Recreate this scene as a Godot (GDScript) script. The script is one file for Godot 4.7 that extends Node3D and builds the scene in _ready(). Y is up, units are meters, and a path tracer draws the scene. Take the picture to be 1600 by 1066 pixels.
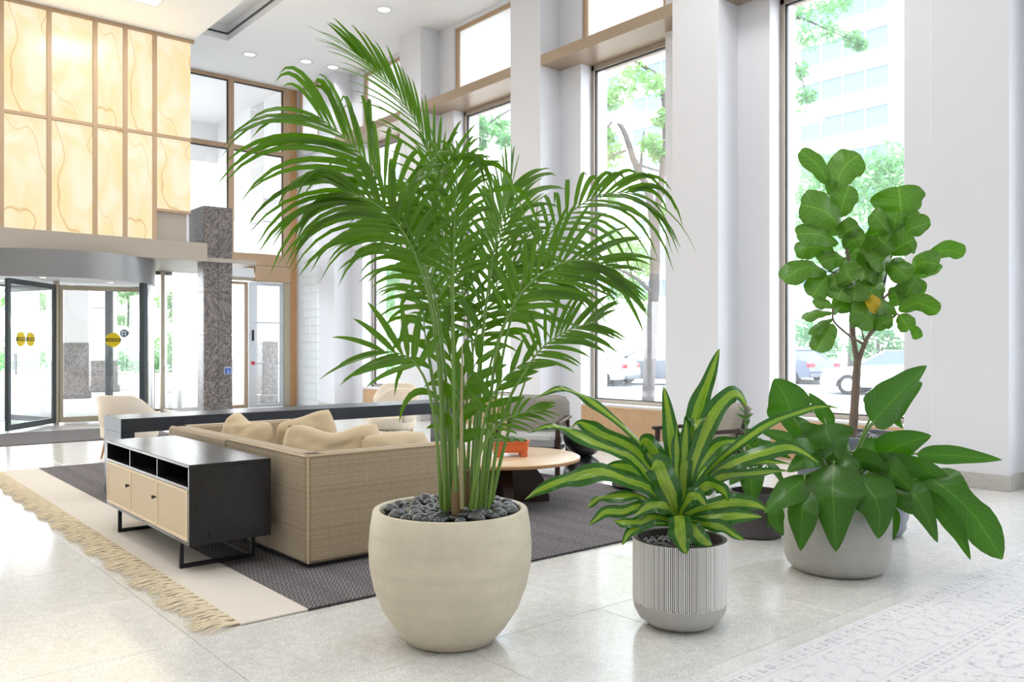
extends Node3D
# A bright hotel lobby: window wall on the right (+X), entrance facade at the far end (-Z).
# The photograph is 1600x1066 with f = 1310 px; the eye is 1.40 m above the floor at the origin.
const F := 1310.0
const HZ := 543.0
const EYE := 1.40
var yaw := atan(1103.0 / 1310.0)
var vr: Vector3   # camera right
var vf: Vector3   # camera forward
var M := {}
var counts := {}
var rng := RandomNumberGenerator.new()

# ---------------------------------------------------------------- pixels to metres
func px(u: float, v: float, d: float) -> Vector3:
	return vf * d + vr * ((u - 800.0) / F * d) + Vector3(0, EYE + (HZ - v) / F * d, 0)

func on_floor(u: float, v: float, y := 0.0) -> Vector3:
	return px(u, v, F * (EYE - y) / (v - HZ))

# ---------------------------------------------------------------- scene tree helpers
func numbered(called: String) -> String:
	counts[called] = counts.get(called, -1) + 1
	return called if counts[called] == 0 else "%s_%03d" % [called, counts[called]]

func tag(o: Node, label := "", category := "", group := "", kind := "") -> Node:
	if label != "": o.set_meta("label", label)
	if category != "": o.set_meta("category", category)
	if group != "": o.set_meta("group", group)
	if kind != "": o.set_meta("kind", kind)
	return o

func thing(called: String, label: String, category: String, at := Vector3.ZERO, turn := 0.0, group := "") -> Node3D:
	var o := Node3D.new()
	o.name = numbered(called)
	add_child(o)
	o.position = at
	o.rotation.y = turn
	tag(o, label, category, group)
	return o

func structure(called: String) -> Node3D:
	var o := Node3D.new()
	o.name = called
	add_child(o)
	o.set_meta("kind", "structure")
	return o

func copy_of(src: Node3D, called: String, label: String, at: Vector3, turn: float) -> Node3D:
	var c: Node3D = src.duplicate()
	c.name = numbered(called)
	add_child(c)
	c.position = at
	c.rotation.y = turn
	c.set_meta("label", label)
	return c

func put(called: String, mesh: Mesh, m: Material, parent: Node, at := Vector3.ZERO) -> MeshInstance3D:
	var o := MeshInstance3D.new()
	o.name = called
	o.mesh = mesh
	o.material_override = m
	o.position = at
	parent.add_child(o, true)
	return o

func made(called: String, st: SurfaceTool, m: Material, parent: Node, at := Vector3.ZERO) -> MeshInstance3D:
	return put(called, done(st), m, parent, at)

# ---------------------------------------------------------------- mesh helpers
func mb() -> SurfaceTool:
	var st := SurfaceTool.new()
	st.begin(Mesh.PRIMITIVE_TRIANGLES)
	st.set_smooth_group(-1)
	return st

func done(st: SurfaceTool) -> ArrayMesh:
	st.generate_normals()
	return st.commit()

func tri(st: SurfaceTool, a: Vector3, b: Vector3, c: Vector3, ctr: Vector3) -> void:
	if (b - a).cross(c - a).dot((a + b + c) / 3.0 - ctr) > 0.0:
		var k := b
		b = c
		c = k
	st.add_vertex(a)
	st.add_vertex(b)
	st.add_vertex(c)

func quad(st: SurfaceTool, a: Vector3, b: Vector3, c: Vector3, d: Vector3, ctr: Vector3) -> void:
	tri(st, a, b, c, ctr)
	tri(st, a, c, d, ctr)

# a chamfered box; bv 0 gives a plain one
func box(st: SurfaceTool, c: Vector3, s: Vector3, bv := 0.0, b := Basis.IDENTITY) -> void:
	st.set_smooth_group(-1)
	var h := s / 2.0
	bv = minf(bv, minf(h.x, minf(h.y, h.z)) * 0.9)
	for ax in 3:
		var u := (ax + 1) % 3
		var w := (ax + 2) % 3
		for sg in [-1.0, 1.0]:
			var q := []
			for k in [[-1, -1], [1, -1], [1, 1], [-1, 1]]:
				var p := Vector3.ZERO
				p[ax] = sg * h[ax]
				p[u] = k[0] * (h[u] - bv)
				p[w] = k[1] * (h[w] - bv)
				q.append(c + b * p)
			quad(st, q[0], q[1], q[2], q[3], c)
	if bv <= 0.0:
		return
	for ax in 3:
		var u := (ax + 1) % 3
		var w := (ax + 2) % 3
		for su in [-1.0, 1.0]:
			for sw in [-1.0, 1.0]:
				var q := []
				for k in [[-1, 0], [1, 0], [1, 1], [-1, 1]]:
					var p := Vector3.ZERO
					p[ax] = k[0] * (h[ax] - bv)
					p[u] = su * (h[u] - (bv if k[1] == 1 else 0.0))
					p[w] = sw * (h[w] - (0.0 if k[1] == 1 else bv))
					q.append(c + b * p)
				quad(st, q[0], q[1], q[2], q[3], c)
	for sx in [-1.0, 1.0]:
		for sy in [-1.0, 1.0]:
			for sz in [-1.0, 1.0]:
				var e := Vector3(sx * h.x, sy * h.y, sz * h.z)
				var a := e - Vector3(0, sy * bv, sz * bv)
				var d := e - Vector3(sx * bv, 0, sz * bv)
				var f := e - Vector3(sx * bv, sy * bv, 0)
				tri(st, c + b * a, c + b * d, c + b * f, c)

func box2(st: SurfaceTool, a: Vector3, b: Vector3, bv := 0.0) -> void:
	box(st, (a + b) / 2.0, (b - a).abs(), bv)

func bx(a: Vector3, b: Vector3, bv := 0.0) -> ArrayMesh:
	var st := mb()
	box2(st, a, b, bv)
	return done(st)

func bar(st: SurfaceTool, a: Vector3, b: Vector3, w: float, t: float, bv := 0.002) -> void:
	var d := (b - a).normalized()
	var up := Vector3.UP if absf(d.y) < 0.9 else Vector3.RIGHT
	var x := up.cross(d).normalized()
	box(st, (a + b) / 2.0, Vector3(w, t, a.distance_to(b)), bv, Basis(x, d.cross(x), d))

func tube(st: SurfaceTool, pts: Array, rad: Array, n := 8, capped := true) -> void:
	st.set_smooth_group(0)
	var rings := []
	var nrm := Vector3.ZERO
	for i in pts.size():
		var t: Vector3 = (pts[mini(i + 1, pts.size() - 1)] - pts[maxi(i - 1, 0)]).normalized()
		if i == 0:
			nrm = t.cross(Vector3.UP if absf(t.y) < 0.9 else Vector3.RIGHT).normalized()
		nrm = (nrm - t * nrm.dot(t)).normalized()
		var bn := t.cross(nrm)
		var r: float = rad[mini(i, rad.size() - 1)]
		var ring := []
		for k in n:
			var a := TAU * k / n
			ring.append(pts[i] + (nrm * cos(a) + bn * sin(a)) * r)
		rings.append(ring)
	for i in pts.size() - 1:
		var c: Vector3 = (pts[i] + pts[i + 1]) / 2.0
		for k in n:
			quad(st, rings[i][k], rings[i][(k + 1) % n], rings[i + 1][(k + 1) % n], rings[i + 1][k], c)
	if capped:
		st.set_smooth_group(1)
		for e in [0, pts.size() - 1]:
			var o: Vector3 = pts[1] if e == 0 else pts[e - 1]
			for k in n:
				tri(st, pts[e], rings[e][k], rings[e][(k + 1) % n], o)

# profile of Vector2(radius, height); smooth except where the profile turns sharply
func lathe(st: SurfaceTool, prof: Array, n := 40, at := Vector3.ZERO) -> void:
	var sg := 0
	for i in prof.size() - 1:
		var p: Vector2 = prof[i]
		var q: Vector2 = prof[i + 1]
		if i > 0 and absf((p - prof[i - 1]).angle_to(q - p)) > 0.75:
			sg += 1
		st.set_smooth_group(sg)
		var m := Vector2(q.y - p.y, p.x - q.x)
		for k in n:
			var a := TAU * k / n
			var b := TAU * (k + 1) / n
			var d1 := Vector3(cos(a), 0, sin(a))
			var d2 := Vector3(cos(b), 0, sin(b))
			var v1 := at + d1 * p.x + Vector3(0, p.y, 0)
			var v2 := at + d2 * p.x + Vector3(0, p.y, 0)
			var v3 := at + d2 * q.x + Vector3(0, q.y, 0)
			var v4 := at + d1 * q.x + Vector3(0, q.y, 0)
			var out := (d1 + d2).normalized() * m.x + Vector3(0, m.y, 0)
			var ctr := (v1 + v2 + v3 + v4) / 4.0 - out.normalized() * 0.05
			if p.x > 0.0001: tri(st, v1, v2, v3, ctr)
			if q.x > 0.0001: tri(st, v1, v3, v4, ctr)

# a flat outline in a plane, given thickness t along nrm (convex-ish outlines only use a fan)
func slab(st: SurfaceTool, outline: PackedVector2Array, o: Vector3, ux: Vector3, uy: Vector3, t: float) -> void:
	var nz := ux.cross(uy).normalized() * t
	var idx := Geometry2D.triangulate_polygon(outline)
	var c2 := Vector2.ZERO
	for p in outline: c2 += p / outline.size()
	st.set_smooth_group(-1)
	for i in range(0, idx.size(), 3):
		var q := []
		for k in 3:
			var p := outline[idx[i + k]]
			q.append(o + ux * p.x + uy * p.y)
		tri(st, q[0], q[1], q[2], (q[0] + q[1] + q[2]) / 3.0 + nz)
		tri(st, q[0] + nz, q[1] + nz, q[2] + nz, (q[0] + q[1] + q[2]) / 3.0)
	for i in outline.size():
		var p := outline[i]
		var q := outline[(i + 1) % outline.size()]
		var a := o + ux * p.x + uy * p.y
		var b := o + ux * q.x + uy * q.y
		var m := (p + q) / 2.0
		var e := (q - p).orthogonal().normalized() * 0.001
		if Geometry2D.is_point_in_polygon(m + e, outline): e = -e
		var inn := m - e
		quad(st, a, b, b + nz, a + nz, o + ux * inn.x + uy * inn.y + nz / 2.0)

func smooth(pts: Array, n: int) -> Array:
	var out := []
	var m := pts.size() - 1
	for i in n + 1:
		var f := float(i) / n * m
		var k := mini(int(f), m - 1)
		var t := f - k
		var a: Vector3 = pts[maxi(k - 1, 0)]
		var d: Vector3 = pts[mini(k + 2, m)]
		out.append((pts[k] as Vector3).cubic_interpolate(pts[k + 1], a, d, t))
	return out

func prof_at(p: Array, t: float) -> float:
	var f := clampf(t, 0, 1) * (p.size() - 1)
	var k := mini(int(f), p.size() - 2)
	return lerpf(p[k], p[k + 1], f - k)

# a leaf blade along pts; side gives the direction of its width at the base
func blade(st: SurfaceTool, pts: Array, side: Vector3, width: float, prof: Array, fold := 0.15, wave := 0.0, ph := 0.0, twist := 0.0, nx := 4) -> void:
	st.set_smooth_group(0)
	var n := pts.size()
	var rows := []
	var s := side
	for i in n:
		var t := float(i) / (n - 1)
		var T: Vector3 = (pts[mini(i + 1, n - 1)] - pts[maxi(i - 1, 0)]).normalized()
		s = (s - T * s.dot(T)).normalized()
		var ss := s.rotated(T, twist * t)
		var N := ss.cross(T).normalized()
		var w := width * 0.5 * prof_at(prof, t)
		var row := []
		for j in nx + 1:
			var a := j * 2.0 / nx - 1.0
			var lift := fold * absf(a) * w + wave * w * absf(a) * sin(ph + t * 17.0 + (1.7 if a > 0 else 0.0))
			row.append([pts[i] + ss * a * w + N * lift, Vector2(0.5 + a * 0.5, t)])
		rows.append(row)
	for i in n - 1:
		for j in nx:
			var a: Array = rows[i][j]
			var b: Array = rows[i][j + 1]
			var c: Array = rows[i + 1][j + 1]
			var d: Array = rows[i + 1][j]
			for k in [a, b, c, a, c, d]:
				st.set_uv(k[1])
				st.add_vertex(k[0])

# ---------------------------------------------------------------- materials
func mat(key: String, col: Color, rough := 0.6, metal := 0.0, spec := 0.5) -> StandardMaterial3D:
	if M.has(key): return M[key]
	var m := StandardMaterial3D.new()
	m.resource_name = key
	m.albedo_color = col
	m.roughness = rough
	m.metallic = metal
	m.metallic_specular = spec
	m.cull_mode = BaseMaterial3D.CULL_DISABLED
	M[key] = m
	return m

func tex(w: int, h: int, fn: Callable) -> ImageTexture:
	var im := Image.create(w, h, false, Image.FORMAT_RGB8)
	for y in h:
		for x in w:
			im.set_pixel(x, y, fn.call(x, y))
	im.generate_mipmaps()
	return ImageTexture.create_from_image(im)

func noise(sd: int, freq: float, oct := 3) -> FastNoiseLite:
	var n := FastNoiseLite.new()
	n.seed = sd
	n.noise_type = FastNoiseLite.TYPE_SIMPLEX_SMOOTH
	n.frequency = freq
	n.fractal_octaves = oct
	return n

# noise that tiles over a square of size s
func wrap_noise(n: FastNoiseLite, x: float, y: float, s: float) -> float:
	var a := TAU * x / s
	var b := TAU * y / s
	var r := s / TAU
	return n.get_noise_3d(r * cos(a) + 31.0 * cos(b), r * sin(a) + 57.0 * sin(b), r * cos(b) + r * sin(b) * 0.7)

func tri_mat(key: String, t: Texture2D, size: float, rough: float, spec := 0.5, tint := Color.WHITE) -> StandardMaterial3D:
	var m := mat(key, tint, rough, 0.0, spec)
	m.albedo_texture = t
	m.uv1_triplanar = true
	m.uv1_world_triplanar = true
	m.uv1_scale = Vector3.ONE / size
	return m

func glass(key: String, tint: Color, alpha: float) -> StandardMaterial3D:
	var m := mat(key, Color(tint, alpha), 0.02)
	m.transparency = BaseMaterial3D.TRANSPARENCY_ALPHA
	return m

# ================================================================ the scene
func _ready() -> void:
	rng.seed = 20240607
	vf = Vector3(sin(yaw), 0, -cos(yaw))
	vr = Vector3(cos(yaw), 0, sin(yaw))
	# ---- camera: level, lens shifted up a little so that the horizon lies at row 543
	var cam := Camera3D.new()
	cam.name = "camera"
	cam.projection = Camera3D.PROJECTION_FRUSTUM
	cam.near = 0.1
	cam.far = 400.0
	cam.size = 0.1 * 1066.0 / F
	cam.frustum_offset = Vector2(0, 0.1 * 10.0 / F)
	cam.position = Vector3(0, EYE, 0)
	cam.rotation.y = -yaw
	add_child(cam)
	cam.current = true
	# ---- bright overcast sky
	var sky_m := ProceduralSkyMaterial.new()
	sky_m.sky_top_color = Color(0.93, 0.965, 1.0)
	sky_m.sky_horizon_color = Color(0.985, 0.99, 1.0)
	sky_m.sky_energy_multiplier = SKY
	sky_m.ground_bottom_color = Color(0.75, 0.77, 0.78)
	sky_m.ground_horizon_color = Color(0.95, 0.96, 0.97)
	sky_m.ground_energy_multiplier = SKY
	var sky := Sky.new()
	sky.sky_material = sky_m
	var env := Environment.new()
	env.background_mode = Environment.BG_SKY
	env.sky = sky
	env.tonemap_mode = Environment.TONE_MAPPER_LINEAR
	env.tonemap_exposure = EXPOSURE
	env.sdfgi_enabled = true
	env.ssao_enabled = true
	env.ssil_enabled = true
	var we := WorldEnvironment.new()
	we.name = "surroundings"
	we.environment = env
	add_child(we)
	make_materials()
	build_shell()
	build_windows()
	build_facade()
	build_ceiling_lights()
	build_furniture()
	build_plants()
	build_outside()

const SKY := 2.5
const EXPOSURE := 1.08
const PANEL := 5.6

func speckle(base: Color, flecks: Array, n: int, w: int, sd: int, cloud := 0.04) -> ImageTexture:
	var im := Image.create(w, w, false, Image.FORMAT_RGB8)
	var nz := noise(sd, 0.02)
	for y in w:
		for x in w:
			var k := 1.0 + cloud * wrap_noise(nz, x, y, w)
			im.set_pixel(x, y, Color(base.r * k, base.g * k, base.b * k))
	var r := RandomNumberGenerator.new()
	r.seed = sd
	for i in n:
		var c: Color = flecks[r.randi() % flecks.size()]
		var x := r.randi() % w
		var y := r.randi() % w
		var s := 1 + r.randi() % 3
		for dy in s:
			for dx in 1 + r.randi() % 3:
				im.set_pixel((x + dx) % w, (y + dy) % w, c)
	im.generate_mipmaps()
	return ImageTexture.create_from_image(im)

func grain(base: Color, dark: Color, w: int, sd: int, stretch := 14.0, amount := 1.0) -> ImageTexture:
	var nz := noise(sd, 0.05, 4)
	var nf := noise(sd + 7, 0.3, 2)
	return tex(w, w, func(x, y):
		var a: float = 0.5 + 0.5 * wrap_noise(nz, x, y / stretch * 6.0, w)
		var b: float = 0.5 + 0.5 * nf.get_noise_2d(x * 1.0, y / stretch)
		return base.lerp(dark, clampf((a * 0.6 + b * 0.5 - 0.25) * amount, 0, 1)))

func make_materials() -> void:
	mat("wall_white", Color(0.895, 0.90, 0.92), 0.55)
	mat("ceiling_white", Color(0.95, 0.95, 0.95), 0.7)
	var tz := speckle(Color(0.895, 0.893, 0.885), [Color(0.79, 0.785, 0.775), Color(0.94, 0.94, 0.94), Color(0.73, 0.73, 0.72), Color(0.91, 0.90, 0.87)], 34000, 512, 3, 0.08)
	for i in 3:
		var m := tri_mat("terrazzo_%d" % i, tz, 0.9, 0.16, 0.55, [Color(1, 1, 1), Color(0.985, 0.985, 0.98), Color(0.99, 0.985, 0.975)][i])
		m.uv1_offset = Vector3(0.31 * i, 0.17 * i, 0.53 * i)
	mat("grout", Color(0.55, 0.55, 0.54), 0.9)
	tri_mat("skirting_granite", speckle(Color(0.78, 0.77, 0.75), [Color(0.6, 0.59, 0.58), Color(0.88, 0.87, 0.86), Color(0.68, 0.66, 0.64)], 30000, 512, 5), 0.7, 0.35)
	var gn := noise(8, 0.055, 3)
	var gf := noise(18, 0.16, 2)
	tri_mat("dark_granite", tex(512, 512, func(x, y):
		var a: float = wrap_noise(gn, x, y, 512.0)
		var f: float = gf.get_noise_2d(x, y)
		var c := Color(0.44, 0.42, 0.41).lerp(Color(0.58, 0.54, 0.52), clampf(a * 1.6, 0, 1)).lerp(Color(0.30, 0.28, 0.28), clampf(-a * 1.8, 0, 1))
		return c.lerp(Color(0.70, 0.66, 0.63), clampf(f * 2.2 - 0.55, 0, 0.8)).lerp(Color(0.22, 0.20, 0.20), clampf(-f * 2.2 - 0.6, 0, 0.7))), 2.4, 0.3)
	mat("bronze", Color(0.68, 0.60, 0.51), 0.32, 0.35)
	mat("taupe_metal", Color(0.70, 0.66, 0.61), 0.4, 0.2)
	mat("tan_frame", Color(0.75, 0.64, 0.52), 0.5, 0.1)
	mat("dark_metal", Color(0.27, 0.30, 0.32), 0.35, 0.3)
	mat("black_gasket", Color(0.08, 0.09, 0.10), 0.5)
	mat("champagne", Color(0.72, 0.68, 0.60), 0.35, 0.4)
	mat("silver", Color(0.80, 0.82, 0.84), 0.3, 0.5)
	mat("black_plastic", Color(0.06, 0.06, 0.065), 0.4)
	mat("mat_grey", Color(0.40, 0.38, 0.38), 0.95)
	glass("window_glass", Color(0.96, 0.99, 1.0), 0.08)  # faint white share of the pane imitates haze over the bright view
	glass("door_glass", Color(0.95, 0.99, 1.0), 0.06)
	var fr := mat("frosted_glass", Color(0.97, 0.97, 0.96), 0.4)
	fr.backlight_enabled = true
	fr.backlight = Color(1, 1, 1)
	var gb := mat("glass_block", Color(0.95, 0.965, 0.96), 0.15)
	gb.backlight_enabled = true
	gb.backlight = Color(1.0, 1.0, 1.0)
	# onyx, lit from behind
	for i in 3:
		var n1 := noise(40 + i, 0.0035, 2)
		var n2 := noise(60 + i, 0.0026, 1)
		var t := tex(256, 512, func(x, y):
			var wx: float = x + 60.0 * n1.get_noise_2d(x, y * 0.7 + 300.0)
			var wy: float = y * 0.6 + 90.0 * n1.get_noise_2d(x + 500.0, y * 0.7)
			var v1: float = absf(n2.get_noise_2d(wx * 0.55 + wy * 0.35, wy * 0.8 - wx * 0.3))
			var v2: float = absf(n1.get_noise_2d(wx * 0.9 + 900.0, wy * 1.2))
			var cl: float = 0.5 + 0.5 * n1.get_noise_2d(wx * 1.4, wy * 1.8 + 700.0)
			var c := Color(1.0, 0.965, 0.86).lerp(Color(1.0, 0.90, 0.68), clampf(cl * 1.4 - 0.35, 0, 1))
			c = c.lerp(Color(0.80, 0.60, 0.33), 0.5 * clampf(1.0 - v1 * 34.0, 0, 1))
			return c.lerp(Color(0.97, 0.89, 0.72), 0.35 * clampf(1.0 - v2 * 14.0, 0, 1)))
		var m := mat("onyx_%d" % i, Color(0.45, 0.42, 0.36), 0.2)
		m.albedo_texture = t
		m.emission_enabled = true
		m.emission = Color(1, 1, 1)
		m.emission_operator = BaseMaterial3D.EMISSION_OP_MULTIPLY
		m.emission_texture = t
		m.emission_energy_multiplier = 0.80
	# wood, cloth
	tri_mat("oak_slat", grain(Color(0.90, 0.77, 0.62), Color(0.80, 0.65, 0.49), 256, 11), 0.5, 0.5)
	tri_mat("oak_top", grain(Color(0.90, 0.80, 0.67), Color(0.80, 0.66, 0.50), 256, 12, 20.0), 0.8, 0.28)
	tri_mat("oak_edge", grain(Color(0.80, 0.62, 0.43), Color(0.68, 0.50, 0.33), 256, 12, 20.0), 0.8, 0.35)
	tri_mat("walnut", grain(Color(0.25, 0.15, 0.12), Color(0.16, 0.09, 0.07), 256, 13), 0.6, 0.35)
	tri_mat("black_wood", grain(Color(0.15, 0.15, 0.16), Color(0.10, 0.10, 0.105), 256, 14), 0.7, 0.24)
	tri_mat("blue_black_wood", grain(Color(0.20, 0.22, 0.25), Color(0.15, 0.165, 0.19), 256, 15), 0.7, 0.3)
	mat("black_steel", Color(0.16, 0.165, 0.175), 0.45, 0.4)
	var wv := noise(21, 0.08, 3)
	var weave := func(base: Color, amt: float, sd: int) -> ImageTexture:
		var r := RandomNumberGenerator.new()
		r.seed = sd
		var rows := []
		for i in 256: rows.append(r.randf())
		return tex(256, 256, func(x, y):
			var k: float = 1.0 + amt * ((rows[y] - 0.5) * 0.9 + (rows[(x * 3 + 7) % 256] - 0.5) * 0.35 + wv.get_noise_2d(x * 0.6, y * 4.0) * 0.7)
			return Color(base.r * k, base.g * k, base.b * k))
	var vel := tri_mat("sofa_velvet", weave.call(Color(0.66, 0.59, 0.49), 0.18, 31), 0.45, 0.75, 0.3)
	vel.rim_enabled = true
	vel.rim = 0.35
	var cus := tri_mat("cushion_velvet", weave.call(Color(0.80, 0.72, 0.59), 0.07, 32), 0.4, 0.75, 0.3)
	cus.rim_enabled = true
	cus.rim = 0.4
	tri_mat("grey_cloth", weave.call(Color(0.60, 0.58, 0.55), 0.12, 33), 0.4, 0.85, 0.3)
	tri_mat("light_grey_cloth", weave.call(Color(0.70, 0.70, 0.70), 0.10, 36), 0.4, 0.85, 0.3)
	tri_mat("cream_shell", weave.call(Color(0.92, 0.87, 0.80), 0.04, 34), 0.5, 0.6, 0.3)
	# cane webbing: crossing pairs of strands with small holes
	var cane := tex(256, 256, func(x, y):
		var a := int(x) % 8
		var b := int(y) % 8
		var hole := (a >= 3 and a <= 5) and (b >= 3 and b <= 5)
		var k: float = 0.94 + 0.06 * sin(x * 1.7) * sin(y * 2.3) + 0.05 * wv.get_noise_2d(x, y)
		return Color(0.70, 0.55, 0.38) if hole else Color(0.95 * k, 0.86 * k, 0.71 * k))
	tri_mat("cane", cane, 0.42, 0.55)
	mat("cane_frame", Color(0.93, 0.85, 0.71), 0.5)
	# pots and stones
	var nb := noise(51, 0.006, 4)
	var cem := func(c: Color, amt: float) -> ImageTexture:
		return tex(256, 256, func(x, y):
			var k: float = 1.0 + amt * nb.get_noise_2d(x * 1.5, y * 9.0) + amt * 0.7 * nb.get_noise_2d(x * 7.0 + 900.0, y * 5.0)
			return Color(c.r * k, c.g * k, c.b * k))
	tri_mat("cream_cement", cem.call(Color(0.83, 0.79, 0.70), 0.05), 0.9, 0.5)
	tri_mat("grey_cement", cem.call(Color(0.70, 0.69, 0.67), 0.05), 0.9, 0.5)
	tri_mat("stripe_base_cement", cem.call(Color(0.72, 0.71, 0.69), 0.04), 0.9, 0.55)
	mat("stripe_white", Color(0.93, 0.92, 0.91), 0.5)
	mat("stripe_line", Color(0.24, 0.22, 0.21), 0.7)
	mat("dark_pot", Color(0.30, 0.28, 0.29), 0.5)
	mat("blue_grey_pot", Color(0.46, 0.48, 0.53), 0.4)
	mat("soil", Color(0.12, 0.10, 0.09), 0.95)
	for i in 3:
		mat("pebble_%d" % i, [Color(0.19, 0.20, 0.215), Color(0.27, 0.28, 0.29), Color(0.13, 0.135, 0.15)][i], 0.25, 0.0, 0.6)
	mat("terracotta_glaze", Color(0.86, 0.42, 0.22), 0.3)
	mat("moss", Color(0.36, 0.50, 0.32), 0.95)
	# rug
	var nr := noise(71, 0.09, 3)
	var rug := tex(512, 512, func(x, y):
		var zig: float = absf(fposmod(float(y), 32.0) - 16.0)
		var ph: float = fposmod(x + zig * 0.8, 12.0)
		var band: float = 0.5 + 0.5 * sin(x * TAU / 128.0)
		var on: bool = ph < 2.6 and fposmod(y, 4.0) < 2.6 and nr.get_noise_2d(x * 3.0, y * 3.0) > -0.25 + (0.22 if band < 0.35 else 0.0)
		var k: float = 1.0 + 0.22 * nr.get_noise_2d(x * 2.0, y * 2.0)
		var b := Color(0.39 * k, 0.375 * k, 0.385 * k)
		return Color(0.80, 0.78, 0.765) if on else b)
	var rm := mat("rug_field", Color(1, 1, 1), 0.97, 0.0, 0.2)
	rm.albedo_texture = rug
	rm.heightmap_enabled = true
	rm.heightmap_texture = rug
	rm.heightmap_scale = 0.25
	var nc := noise(73, 0.2, 3)
	tri_mat("rug_cream", tex(256, 256, func(x, y):
		var k: float = 1.0 + 0.07 * nc.get_noise_2d(x, y * 3.0) + (0.03 if int(y) % 4 < 2 else -0.02)
		return Color(0.88 * k, 0.85 * k, 0.81 * k)), 0.3, 0.97, 0.2)
	mat("tassel", Color(0.90, 0.84, 0.73), 0.95, 0.0, 0.2)
	# the pale worn rug with an oriental pattern
	var no1 := noise(81, 0.022, 3)
	var no2 := noise(82, 0.05, 3)
	var orient := tex(1024, 1024, func(x, y):
		var wear: float = 0.5 + 0.5 * no2.get_noise_2d(x, y)
		var fine: float = no2.get_noise_2d(x * 6.0, y * 6.0)
		var c := Color(0.90, 0.895, 0.90).lerp(Color(0.84, 0.845, 0.87), wear * 0.5)
		var ink := 0.0
		var e: float = minf(float(y), 1023.0 - y)
		var ex: float = minf(float(x), 1023.0 - x)
		var b := minf(e, ex)
		for line in [[4.0, 2.0], [24.0, 1.5], [104.0, 1.5], [126.0, 1.5]]:
			if absf(b - line[0]) < line[1]: ink = maxf(ink, 0.18)
		for mid in [14.0, 115.0]:
			if absf(b - mid) < 5.5:
				var along: float = fposmod(x if e < ex else y, 15.0)
				if along < 9.0 and (absf(b - mid) > 3.0 or along < 2.5 or along > 6.5): ink = maxf(ink, 0.5)
		var gx: float = absf(fposmod(x, 170.0) - 85.0)
		var gy: float = absf(fposmod(y, 170.0) - 85.0)
		var petal: float = absf(fposmod(Vector2(gx, gy).length() + 9.0 * sin(atan2(gy, gx) * 8.0), 30.0) - 15.0)
		var vein: float = absf(no1.get_noise_2d(gx * 2.2 + 40.0 * floorf(b / 178.0), gy * 2.2))
		if b > 30.0 and (b < 100.0 or b > 132.0) and (petal < 2.4 or vein < 0.035) and fine > -0.2: ink = maxf(ink, 0.5 if vein < 0.035 else 0.32)
		if b > 136.0 and Vector2(gx, gy).length() < 26.0 and fposmod(gx + gy, 9.0) < 5.0: ink = maxf(ink, 0.5)
		ink *= clampf(wear * 1.7 - 0.25, 0.1, 1.0)
		return c.lerp(Color(0.45, 0.47, 0.52) if wear > 0.42 else Color(0.58, 0.54, 0.47), ink))
	var om := mat("rug_oriental", Color(1, 1, 1), 0.95, 0.0, 0.2)
	om.albedo_texture = orient
	leaf_materials()

func leaf_mat(key: String, t: Texture2D, tint: Color, rough: float, glow: Color) -> void:
	var m := mat(key, tint, rough, 0.0, 0.5)
	m.albedo_texture = t
	m.backlight_enabled = true
	m.backlight = glow

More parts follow.
